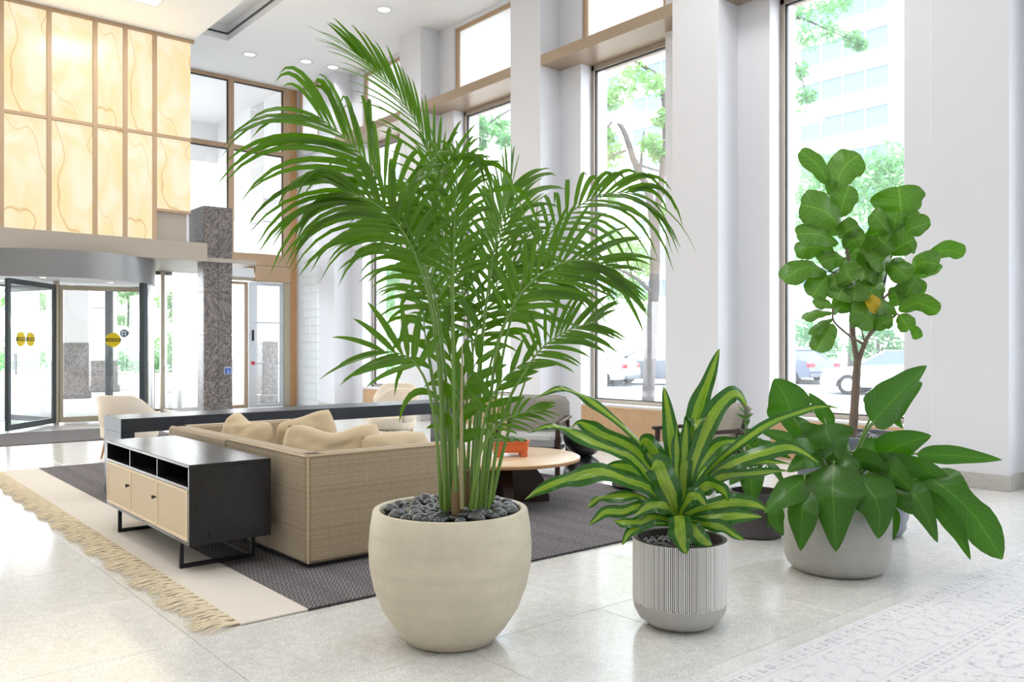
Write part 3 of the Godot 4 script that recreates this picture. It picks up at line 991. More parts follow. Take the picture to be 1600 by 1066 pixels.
func build_ceiling_lights() -> void:
	# one light panel in the soffit; the others are added out of view as fill
	var spots := [Vector3(3.87, 7.1, -13.9), Vector3(0.4, 7.1, -11.5), Vector3(-3.0, 7.5, -6.0), Vector3(1.2, 7.5, -6.5), Vector3(3.4, 7.5, -2.5), Vector3(-0.5, 7.5, -1.5), Vector3(3.0, 7.5, 2.0), Vector3(7.3, 7.5, -5.5), Vector3(-3.5, 7.5, 2.5)]
	var gl := mat("panel_glow", Color(0.95, 0.95, 0.95), 0.5)
	gl.emission_enabled = true
	gl.emission = Color(1.0, 0.985, 0.96)
	gl.emission_energy_multiplier = 1.3
	for i in spots.size():
		var t := thing("ceiling_light", "rectangular light panel in the low soffit before the onyx wall" if i == 0 else "added fill light panel out of view in the white lobby ceiling", "light", spots[i], 0, "ceiling light panels")
		var st := mb()
		for s in [-1, 1]:
			box2(st, Vector3(s * 0.62, -0.03, -0.62), Vector3(s * 0.58, 0.0, 0.62), 0.004)
			box2(st, Vector3(-0.58, -0.03, s * 0.62), Vector3(0.58, 0.0, s * 0.58), 0.004)
		made("frame", st, M.wall_white, t)
		put("diffuser", bx(Vector3(-0.58, -0.012, -0.58), Vector3(0.58, -0.002, 0.58)), gl, t)
		var a := AreaLight3D.new()
		a.name = "panel_light"
		a.area_size = Vector2(1.16, 1.16)
		a.light_color = Color(1.0, 0.995, 0.985)
		a.light_energy = PANEL
		a.area_range = 60.0
		a.area_attenuation = 2.0
		a.shadow_enabled = true
		a.position.y = -0.035
		a.rotation.x = -PI / 2
		t.add_child(a)
	# round recessed downlights
	var k := 0
	for p in [[390, 85], [520, 105], [600, 15], [478, 96]]:
		var w := on_floor(p[0], p[1], CH)
		var t := thing("downlight", "small round downlight recessed in the white ceiling by the facade", "light", w, 0, "round ceiling downlights")
		var st := mb()
		lathe(st, [Vector2(0.16, 0.0), Vector2(0.16, -0.010), Vector2(0.12, -0.010), Vector2(0.11, -0.002)], 32)
		made("trim_ring", st, M.wall_white, t)
		st = mb()
		lathe(st, [Vector2(0.0, -0.004), Vector2(0.11, -0.004)], 32)
		made("diffuser", st, gl, t)
		var s := SpotLight3D.new()
		s.name = "downlight_beam"
		s.light_energy = 2.5
		s.light_size = 0.12
		s.spot_angle = 55
		s.spot_range = 30.0
		s.spot_attenuation = 2.0
		s.shadow_enabled = true
		s.position.y = -0.03
		s.rotation.x = -PI / 2
		t.add_child(s)
		k += 1

# ---------------------------------------------------------------- furniture
func pillow(w: float, h: float, t: float, chop: float, sd: int) -> ArrayMesh:
	var nz := noise(sd, 2.2, 2)
	var st := mb()
	st.set_smooth_group(0)
	var n := 18
	var g := [[], []]
	for s in 2:
		for j in n + 1:
			var row := []
			for i in n + 1:
				var a := i * 2.0 / n - 1.0
				var b := j * 2.0 / n - 1.0
				var e := pow(maxf(0.0, (1.0 - pow(absf(a), 3.0)) * (1.0 - pow(absf(b), 3.0))), 0.55)
				var pin := 1.0 - 0.11 * a * a * b * b
				var y := b * h / 2.0 * pin
				if b > 0: y -= chop * h * b * exp(-a * a * 5.0)
				var zz := (t / 2.0) * e * (1.0 + 0.25 * nz.get_noise_2d(a * 0.6 + s * 5.0, b * 0.6)) * (1.0 if s == 0 else -1.0)
				zz += 0.10 * t * sin(a * 2.6 + sd)
				row.append(Vector3(a * w / 2.0 * pin, y, zz))
			g[s].append(row)
		for j in n:
			for i in n:
				var c := Vector3(0, 0, -1.0 if s == 0 else 1.0)
				quad(st, g[s][j][i], g[s][j][i + 1], g[s][j + 1][i + 1], g[s][j + 1][i], c)
	return done(st)

func build_furniture() -> void:
	big_rug()
	pale_rug()
	credenza()
	sofa()
	console_table()
	round_table()
	armchairs()
	lounge_chairs()

func big_rug() -> void:
	var t := thing("area_rug", "large dark grey woven rug with a cream end band and long fringe", "rug", Vector3(1.67, 0, -4.1))
	put("cream_band", bx(Vector3(0, 0.0015, -6.78), Vector3(0.37, 0.013, 0), 0.003), M.rug_cream, t)
	var st := mb()
	var W := 4.53 - 0.37
	for q in [[0.013, 1.0], [0.0015, -1.0]]:
		var c := [Vector3(0.37, q[0], 0), Vector3(4.53, q[0], 0), Vector3(4.53, q[0], -6.78), Vector3(0.37, q[0], -6.78)]
		var uv := [Vector2(0, 0), Vector2(W / 1.1, 0), Vector2(W / 1.1, 6.78 / 1.1), Vector2(0, 6.78 / 1.1)]
		for k in ([0, 2, 1, 0, 3, 2] if q[1] < 0 else [0, 3, 2, 0, 2, 1]):
			st.set_uv(uv[k])
			st.add_vertex(c[k])
	made("field", st, M.rug_field, t)
	var eg := mat("rug_edge", Color(0.26, 0.25, 0.25), 0.95)
	for zz in [0.0, -6.78]:
		st = mb()
		var pts := []
		var rr := []
		for i in 140:
			pts.append(Vector3(0.37 + 4.16 * i / 139.0, 0.008, zz))
			rr.append(0.0075 if i % 2 == 0 else 0.0055)
		tube(st, pts, rr, 6)
		made("selvedge", st, eg, t)
	var kinds := []
	for k in 6:
		var s := mb()
		var r := RandomNumberGenerator.new()
		r.seed = 500 + k
		for j in 5:
			var z0 := (j - 2) * 0.011
			var bend := r.randf_range(-0.05, 0.05)
			var ln := r.randf_range(0.15, 0.24)
			var p := []
			for i in 6:
				var f := i / 5.0
				p.append(Vector3(-ln * f, 0.010 + 0.012 * sin(f * PI) * r.randf_range(0.5, 1.3), z0 * (0.6 + f * 1.5) + bend * f * f + 0.008 * sin(f * 9.0 + j)))
			tube(s, p, [0.0065, 0.006, 0.0055, 0.005, 0.0045, 0.003], 5)
		kinds.append(done(s))
	for i in 92:
		put("tassel", kinds[(i * 5 + i / 7) % 6], M.tassel, t, Vector3(0.004, 0, -0.03 - i * 0.0735))

func pale_rug() -> void:
	var t := thing("oriental_rug", "pale worn oriental rug with faint blue grey ornaments", "rug", Vector3(2.0, 0, -2.13))
	put("backing", bx(Vector3(0, 0.001, 0), Vector3(6.0, 0.006, 4.2)), M.rug_cream, t)
	var st := mb()
	var c := [Vector3(0, 0.0075, 4.2), Vector3(6, 0.0075, 4.2), Vector3(6, 0.0075, 0), Vector3(0, 0.0075, 0)]
	var uv := [Vector2(0, 0.98), Vector2(1.4, 0.98), Vector2(1.4, 0.0), Vector2(0, 0.0)]
	for k in [0, 3, 2, 0, 2, 1]:
		st.set_uv(uv[k])
		st.add_vertex(c[k])
	made("pile", st, M.rug_oriental, t)

func credenza() -> void:
	# open cubbies above three cane doors, front towards -X
	var t := thing("credenza", "black wooden credenza with three woven cane doors beside the sofa", "credenza", Vector3(1.77, 0.013, -5.13))
	var D := 0.52
	var L := 1.82
	var y0 := 0.18
	var y1 := 0.675
	var st := mb()
	box2(st, Vector3(0, y1 - 0.022, 0), Vector3(D, y1, -L), 0.003)
	made("top", st, M.black_wood, t)
	for z in [0.0, -L + 0.022]:
		put("side_panel", bx(Vector3(0, y0, z), Vector3(D, y1 - 0.022, z - 0.022), 0.002), M.black_wood, t)
	put("bottom_panel", bx(Vector3(0, y0, -0.022), Vector3(D, y0 + 0.022, -L + 0.022), 0.002), M.black_wood, t)
	put("back_panel", bx(Vector3(D - 0.015, y0 + 0.022, -0.022), Vector3(D, y1 - 0.022, -L + 0.022)), M.black_wood, t)
	put("shelf", bx(Vector3(0.0, 0.520, -0.022), Vector3(D - 0.015, 0.538, -L + 0.022), 0.002), M.black_wood, t)
	for i in [1, 2]:
		var z: float = -L * i / 3.0
		put("divider", bx(Vector3(0.0, 0.538, z - 0.008), Vector3(D - 0.015, y1 - 0.022, z + 0.008), 0.001), M.black_wood, t)
	for i in 3:
		var za: float = -0.024 - (L - 0.048) * i / 3.0
		var zb: float = -0.024 - (L - 0.048) * (i + 1) / 3.0
		st = mb()
		for q in [[za, za - 0.022], [zb + 0.022, zb]]:
			box2(st, Vector3(-0.004, y0 + 0.024, q[0] - 0.001), Vector3(0.014, 0.518, q[1] + 0.001), 0.002)
		for q in [[y0 + 0.024, y0 + 0.044], [0.498, 0.518]]:
			box2(st, Vector3(-0.004, q[0], za - 0.02), Vector3(0.014, q[1], zb + 0.02), 0.002)
		var dr := made("door", st, M.cane_frame, t)
		put("cane_panel", bx(Vector3(0.0, y0 + 0.04, za - 0.02), Vector3(0.008, 0.502, zb + 0.02)), M.cane, dr)
		if i > 0:
			st = mb()
			var zk := za - 0.012 if i == 1 else zb + 0.585
			zk = za - 0.012
			tube(st, [Vector3(-0.004, 0.40, zk), Vector3(-0.018, 0.40, zk)], [0.007], 10)
			tube(st, [Vector3(-0.018, 0.40, zk), Vector3(-0.022, 0.40, zk), Vector3(-0.03, 0.40, zk)], [0.008, 0.015, 0.011], 12)
			made("knob", st, mat("knob_bronze", Color(0.20, 0.16, 0.12), 0.4, 0.5), dr)
	for z in [-0.235, -L + 0.235]:
		st = mb()
		box2(st, Vector3(0.02, 0.0, z - 0.0125), Vector3(0.045, y0, z + 0.0125), 0.002)
		box2(st, Vector3(D - 0.035, 0.0, z - 0.0125), Vector3(D - 0.01, y0, z + 0.0125), 0.002)
		box2(st, Vector3(0.045, 0.0, z - 0.0125), Vector3(D - 0.035, 0.025, z + 0.0125), 0.002)
		made("sled_leg", st, M.black_steel, t)
	put("stretcher", bx(Vector3(D - 0.03, 0.0, -0.247), Vector3(D - 0.012, 0.018, -L + 0.247), 0.002), M.black_steel, t)

func sofa() -> void:
	var t := thing("sofa", "tan velvet sofa with square arms standing on the grey rug", "sofa", Vector3(2.376, 0.013, -4.81))
	var D := 1.13
	var L := 2.6
	var H := 0.715
	put("plinth", bx(Vector3(0.05, 0.0, -0.05), Vector3(D - 0.05, 0.03, -L + 0.05)), M.black_plastic, t)
	put("seat_base", bx(Vector3(0.14, 0.03, -0.15), Vector3(D - 0.02, 0.27, -L + 0.15), 0.015), M.sofa_velvet, t)
	for q in [[-0.004, -L / 2 + 0.003], [-L / 2 - 0.003, -L + 0.004]]:
		put("back", bx(Vector3(0, 0.03, q[0]), Vector3(0.15, H, q[1]), 0.022), M.sofa_velvet, t)
	put("arm", bx(Vector3(0.012, 0.03, 0.0), Vector3(D, H, -0.15), 0.022), M.sofa_velvet, t)
	put("arm", bx(Vector3(0.012, 0.03, -L), Vector3(D, H, -L + 0.15), 0.022), M.sofa_velvet, t)
	for q in [[-0.16, -L / 2 + 0.004], [-L / 2 - 0.004, -L + 0.16]]:
		put("seat_cushion", bx(Vector3(0.15, 0.27, q[0]), Vector3(D + 0.01, 0.44, q[1]), 0.04), M.sofa_velvet, t)
	# piping along the near corner and top edges
	var st := mb()
	tube(st, [Vector3(0.012, 0.04, 0.002), Vector3(0.012, 0.36, 0.003), Vector3(0.012, H - 0.02, 0.002)], [0.006], 6)
	tube(st, [Vector3(0.012, H - 0.008, 0.0), Vector3(0.5, H - 0.006, 0.001), Vector3(D - 0.01, H - 0.008, 0.0)], [0.006], 6)
	tube(st, [Vector3(0.0, H - 0.008, -0.01), Vector3(0.0, H - 0.008, -L / 2)], [0.006], 6)
	tube(st, [Vector3(D - 0.005, 0.04, 0.0), Vector3(D - 0.005, H - 0.02, 0.0)], [0.006], 6)
	made("piping", st, M.cushion_velvet, t)
	var put_cushion := func(lab: String, m: ArrayMesh, at: Vector3, b: Basis) -> void:
		var c := thing("cushion", lab, "cushion", at, 0, "loose cushions on the tan sofa")
		put("cover", m, M.cushion_velvet, c).basis = b
	# two lean on the back, one in the corner by the near arm, one lies along that arm
	var lean := Basis(Vector3.UP, -PI / 2 + 0.15) * Basis(Vector3.RIGHT, -0.38)
	put_cushion.call("slumped tan cushion leaning on the sofa back next to the credenza top", pillow(0.60, 0.42, 0.20, 0.14, 3), Vector3(2.74, 0.645, -6.66), Basis(Vector3.FORWARD, 0.0) * lean * Basis(Vector3.BACK, -0.12))
	put_cushion.call("large creased tan cushion with a dented middle in the near sofa corner", pillow(0.70, 0.46, 0.22, 0.16, 5), Vector3(2.86, 0.640, -5.38), Basis(Vector3.UP, -0.62) * Basis(Vector3.RIGHT, -0.25))
	put_cushion.call("tan cushion tilted up behind the dented one on the sofa", pillow(0.52, 0.42, 0.18, 0.05, 8), Vector3(3.12, 0.65, -6.3), Basis(Vector3.UP, -0.9) * Basis(Vector3.RIGHT, -0.15) * Basis(Vector3.BACK, 0.3))
	put_cushion.call("flat tan cushion lying along the inside of the near sofa arm", pillow(0.62, 0.45, 0.17, 0.0, 9), Vector3(3.25, 0.575, -5.12), Basis(Vector3.UP, 0.05) * Basis(Vector3.RIGHT, -0.25))

func console_table() -> void:
	var t := thing("console_table", "long blue black communal table behind the tan sofa", "table", Vector3(2.19, 0.013, -8.12))
	var st := mb()
	box2(st, Vector3(0, 0.605, 0), Vector3(3.9, 0.735, -0.56), 0.004)
	made("table_top", st, M.blue_black_wood, t)
	for x in [0.0, 1.81, 3.78]:
		put("panel_leg", bx(Vector3(x, 0.0, -0.004), Vector3(x + (0.22 if x == 1.81 else 0.12), 0.605, -0.556), 0.003), M.blue_black_wood, t)

func round_table() -> void:
	var c := px(785, 543, 7.53)
	c.y = 0.013
	var t := thing("coffee_table", "round pale oak coffee table on a dark curved base", "table", c)
	var st := mb()
	lathe(st, [Vector2(0, 0.378), Vector2(0.66, 0.378), Vector2(0.695, 0.385), Vector2(0.70, 0.40), Vector2(0.696, 0.412)], 80)
	made("rim", st, M.oak_edge, t)
	st = mb()
	lathe(st, [Vector2(0.696, 0.412), Vector2(0.685, 0.418), Vector2(0.0, 0.418)], 80)
	made("table_top", st, M.oak_top, t)
	for a in [0.0, PI / 2]:
		var o := PackedVector2Array()
		for s in [1, -1]:
			for i in 9:
				var f := i / 8.0
				if s == -1: f = 1.0 - f
				o.append(Vector2(s * (0.42 - 0.20 * pow(f, 2.2)), f * 0.377))
		st = mb()
		var ux := Vector3(cos(a + 0.55), 0, sin(a + 0.55))
		slab(st, o, ux.cross(Vector3.UP) * -0.045, ux, Vector3.UP, 0.09)
		made("base_panel", st, M.walnut, t)
	# the glazed bonsai tray with moss
	var pp := on_floor(797, 712, 0.433)
	var p := thing("bonsai_tray", "orange glazed footed tray planted with green moss on the oak table", "planter", Vector3(pp.x, 0.431, pp.z), yaw * -1.0 + 0.1)
	st = mb()
	var ring := func(r: float, y: float) -> Array:
		var q := []
		for i in 32:
			var a := TAU * i / 32.0
			var k := pow(pow(absf(cos(a)), 4.0) + pow(absf(sin(a)), 4.0), -0.25)
			q.append(Vector3(cos(a) * k * 0.165 * r, y, sin(a) * k * 0.125 * r))
		return q
	var lv := [ring.call(0.90, 0.040), ring.call(0.97, 0.06), ring.call(0.98, 0.115), ring.call(1.04, 0.122), ring.call(1.05, 0.137), ring.call(0.98, 0.137), ring.call(0.93, 0.10)]
	st.set_smooth_group(-1)
	for i in lv.size() - 1:
		for k in 32:
			quad(st, lv[i][k], lv[i][(k + 1) % 32], lv[i + 1][(k + 1) % 32], lv[i + 1][k], Vector3(0, 0.09, 0))
	for k in 32:
		tri(st, Vector3(0, 0.04, 0), lv[0][k], lv[0][(k + 1) % 32], Vector3(0, 0.1, 0))
	made("tray", st, M.terracotta_glaze, p)
	for sx in [-1, 1]:
		for sz in [-1, 1]:
			put("foot", bx(Vector3(sx * 0.145, 0, sz * 0.108), Vector3(sx * 0.085, 0.05, sz * 0.07), 0.006), M.terracotta_glaze, p)
	st = mb()
	var r := RandomNumberGenerator.new()
	r.seed = 77
	for i in 70:
		var a := r.randf() * TAU
		var d := sqrt(r.randf())
		var q := Vector3(cos(a) * d * 0.14, 0.137 + 0.028 * (1.0 - d), sin(a) * d * 0.105)
		lathe(st, [Vector2(0.0, 0.014), Vector2(0.010, 0.010), Vector2(0.016, 0.0), Vector2(0.010, -0.012)], 7, q)
	tag(made("moss", st, M.moss, p), "", "", "", "stuff")

func armchairs() -> void:
	var at := px(832, 543, 9.25)
	at.y = 0.013
	var t := thing("armchair", "grey armchair with dark wooden arms behind the round oak table", "armchair", at, -0.95, "grey armchairs round the oak table")
	# local +Z is the front
	put("seat_cushion", bx(Vector3(-0.30, 0.30, -0.28), Vector3(0.30, 0.44, 0.32), 0.035), M.light_grey_cloth, t)
	put("seat_rail", bx(Vector3(-0.31, 0.255, -0.28), Vector3(0.31, 0.30, 0.30), 0.006), M.walnut, t)
	# padded back with rounded shoulders, leaning backwards
	var o := PackedVector2Array()
	for q in [[-0.31, 0.0], [0.31, 0.0], [0.345, 0.28], [0.335, 0.42], [0.29, 0.475], [0.20, 0.495], [-0.20, 0.495], [-0.29, 0.475], [-0.335, 0.42], [-0.345, 0.28]]:
		o.append(Vector2(q[0], q[1]))
	var st := mb()
	var up := Vector3(0, 0.96, -0.28).normalized()
	slab(st, o, Vector3(0, 0.36, -0.30), Vector3.RIGHT, up, 0.02)
	made("back_shell", st, M.grey_cloth, t)
	st = mb()
	# a puffed front face on the back
	st.set_smooth_group(0)
	var n := 14
	var g := []
	for j in n + 1:
		var row := []
		for i in n + 1:
			var a := i * 2.0 / n - 1.0
			var b := j / float(n)
			var w := 0.31 + 0.035 * sin(b * 2.6)
			if b > 0.82: w *= sqrt(maxf(0.05, 1.0 - pow((b - 0.82) / 0.19, 2.0))) * 0.4 + 0.6
			var puff := 0.085 * pow(maxf(0.0, 1.0 - pow(absf(a), 4.0)), 0.5) * pow(maxf(0.0, 1.0 - pow(absf(b * 2.0 - 1.0), 6.0)), 0.5)
			row.append(Vector3(a * w, 0.36, -0.28) + up * b * 0.495 + Vector3(0, 0.02, 0.10) * (puff / 0.10) + Vector3(0, 0, 0.05 * a * a))
		g.append(row)
	for j in n:
		for i in n:
			quad(st, g[j][i], g[j][i + 1], g[j + 1][i + 1], g[j + 1][i], Vector3(0, 0.5, -2))
	made("back_cushion", st, M.grey_cloth, t)
	for s in [-1, 1]:
		st = mb()
		bar(st, Vector3(s * 0.335, 0.0, 0.28), Vector3(s * 0.335, 0.56, 0.25), 0.045, 0.05, 0.006)
		made("leg", st, M.walnut, t)
		st = mb()
		bar(st, Vector3(s * 0.335, 0.0, -0.36), Vector3(s * 0.335, 0.62, -0.28), 0.045, 0.05, 0.006)
		made("leg", st, M.walnut, t)
		st = mb()
		bar(st, Vector3(s * 0.335, 0.575, 0.31), Vector3(s * 0.335, 0.60, -0.42), 0.06, 0.035, 0.008)
		made("armrest", st, M.walnut, t)
	var at2 := px(1086, 543, 8.2)
	at2.y = 0.013
	copy_of(t, "armchair", "grey armchair with dark wooden arms half hidden behind the variegated dracaena", at2, -2.05)
	# black hourglass side table
	var bp := on_floor(912, 744, 0.0)
	var b := thing("side_table", "black hourglass side table next to the grey armchair", "side table", Vector3(bp.x, 0.013, bp.z))
	var blk := mat("black_lacquer", Color(0.085, 0.09, 0.10), 0.3)
	st = mb()
	lathe(st, [Vector2(0.0, 0.0), Vector2(0.22, 0.0), Vector2(0.225, 0.02), Vector2(0.21, 0.09), Vector2(0.16, 0.16), Vector2(0.10, 0.205), Vector2(0.085, 0.215)], 48)
	made("base", st, blk, b)
	st = mb()
	lathe(st, [Vector2(0.085, 0.215), Vector2(0.13, 0.235), Vector2(0.18, 0.285), Vector2(0.215, 0.36), Vector2(0.225, 0.44), Vector2(0.223, 0.455), Vector2(0.0, 0.455)], 48)
	made("bowl", st, blk, b)
	# low dark leather pouf
	var q := on_floor(993, 764, 0.0)
	var f := thing("pouf", "low round dark leather pouf under the dracaena leaves", "pouf", Vector3(q.x, 0.013, q.z))
	st = mb()
	lathe(st, [Vector2(0.0, 0.0), Vector2(0.21, 0.0), Vector2(0.235, 0.03), Vector2(0.22, 0.06), Vector2(0.185, 0.07)], 40)
	made("foot", st, blk, f)
	st = mb()
	lathe(st, [Vector2(0.185, 0.07), Vector2(0.20, 0.12), Vector2(0.19, 0.19), Vector2(0.15, 0.235), Vector2(0.09, 0.255), Vector2(0.0, 0.262)], 40)
	made("cushion", st, mat("pouf_leather", Color(0.15, 0.135, 0.13), 0.45), f)

func lounge_chairs() -> void:
	var at := px(203, 543, 10.6)
	at.y = 0.013
	var t := thing("lounge_chair", "cream tub chair at the far side of the long table before the revolving door", "chair", at, 2.3, "cream tub chairs by the long table")
	# local +Z is the front; the shell sweeps round the seat and rises at the back
	var st := mb()
	var n := 30
	var rows := []
	for i in n + 1:
		var a := lerpf(-2.05, 2.05, float(i) / n)
		var top := lerpf(0.80, 0.58, smoothstep(0.55, 1.7, absf(a)))
		var dir := Vector3(sin(a), 0, -cos(a))
		var r0 := 0.28
		var r1 := 0.37 + 0.02 * cos(a)
		var low := 0.24
		rows.append([dir * r0 + Vector3(0, low, 0), dir * (r0 + 0.07) + Vector3(0, lerpf(low, top, 0.4), 0), dir * r1 + Vector3(0, top - 0.015, 0), dir * (r1 - 0.02) + Vector3(0, top, 0), dir * (r1 - 0.05) + Vector3(0, top - 0.015, 0), dir * (r0 + 0.02) + Vector3(0, lerpf(low, top, 0.4), 0), dir * (r0 - 0.05) + Vector3(0, low, 0)])
	st.set_smooth_group(0)
	for i in n:
		for j in 6:
			var m: Vector3 = (rows[i][3] + rows[i][0]) / 2.0
			quad(st, rows[i][j], rows[i][j + 1], rows[i + 1][j + 1], rows[i + 1][j], m)
	for i in [0, n]:
		for j in range(1, 6):
			tri(st, rows[i][0], rows[i][j], rows[i][j + 1], Vector3(0, 0.4, -0.2))
	made("shell", st, M.cream_shell, t)
	st = mb()
	lathe(st, [Vector2(0.0, 0.24), Vector2(0.30, 0.24), Vector2(0.335, 0.27), Vector2(0.34, 0.38), Vector2(0.315, 0.42), Vector2(0.0, 0.435)], 40)
	made("seat_cushion", st, M.cream_shell, t)
	for s in [-1, 1]:
		for q in [[0.24, 0.20], [-0.20, -0.24]]:
			st = mb()
			tube(st, [Vector3(s * (0.24 + (0.03 if q[0] > 0 else 0.0)), 0.0, q[0] + (0.03 if q[0] > 0 else -0.03)), Vector3(s * 0.21, 0.25, q[0] * 0.85)], [0.012, 0.02], 8)
			made("leg", st, M.oak_edge, t)
	for q in [["cream tub chair standing with its back to the long table", 612, 11.75, -1.2], ["cream tub chair by the wall facing the other one across the long table", 618, 13.9, -0.75]]:
		var p := px(q[1], 543, q[2])
		p.y = 0.013 if q[2] < 12.0 else 0.0
		copy_of(t, "lounge_chair", q[0], p, q[3])

# ---------------------------------------------------------------- plants
const OVATE := [0.04, 0.55, 0.86, 0.98, 1.0, 0.92, 0.76, 0.52, 0.26, 0.02]
const CORDATE := [0.35, 0.86, 1.0, 0.98, 0.90, 0.78, 0.62, 0.44, 0.24, 0.02]
const FIDDLE := [0.12, 0.48, 0.70, 0.80, 0.88, 0.96, 1.0, 0.97, 0.80, 0.34]
const STRAP := [0.55, 0.66, 0.80, 0.92, 1.0, 0.98, 0.86, 0.66, 0.38, 0.03]
const LEAFLET := [0.30, 0.85, 1.0, 0.97, 0.86, 0.68, 0.44, 0.02]
const WAVY := [0.2, 0.6, 0.95, 1.0, 0.85, 0.66, 0.62, 0.78, 0.74, 0.5, 0.04]

# [u, v, dd, u, v, dd ...] -> points; dd is added to the plant's distance d0
func track(a: Array, d0: float) -> Array:
	var out := []
	for i in range(0, a.size(), 3):
		out.append(px(a[i], a[i + 1], d0 + a[i + 2]))
	return out

func side_of(pts: Array, tilt: float) -> Vector3:
	var T: Vector3 = (pts[-1] - pts[0]).normalized()
	var look: Vector3 = ((pts[0] + pts[-1]) / 2.0 - Vector3(0, EYE, 0)).normalized()
	var s := T.cross(look).normalized()
	return s.rotated(T, deg_to_rad(tilt))

func leaf_from(called: String, a: Array, w: float, tilt: float, m: Material, parent: Node3D, d0: float, prof: Array, fold := 0.18, wave := 0.0, twist := 0.0, n := 14) -> MeshInstance3D:
	var ctl := track(a, d0)
	var pts := smooth(ctl, n)
	var wd := w * d0 / F / maxf(0.35, cos(deg_to_rad(tilt)))
	var st := mb()
	blade(st, pts, side_of(ctl, tilt), wd, prof, fold, wave, a[0] * 0.7, twist)
	return made(called, st, m, parent, -parent.position)

func build_plants() -> void:
	palm()
	dracaena()
	fig()
	philodendron()
	zz_plant()

func pebble_mesh() -> ArrayMesh:
	var st := mb()
	lathe(st, [Vector2(0.0, 0.5), Vector2(0.20, 0.455), Vector2(0.36, 0.34), Vector2(0.47, 0.16), Vector2(0.5, 0.0), Vector2(0.47, -0.16), Vector2(0.36, -0.34), Vector2(0.2, -0.455), Vector2(0.0, -0.5)], 14)
	return done(st)

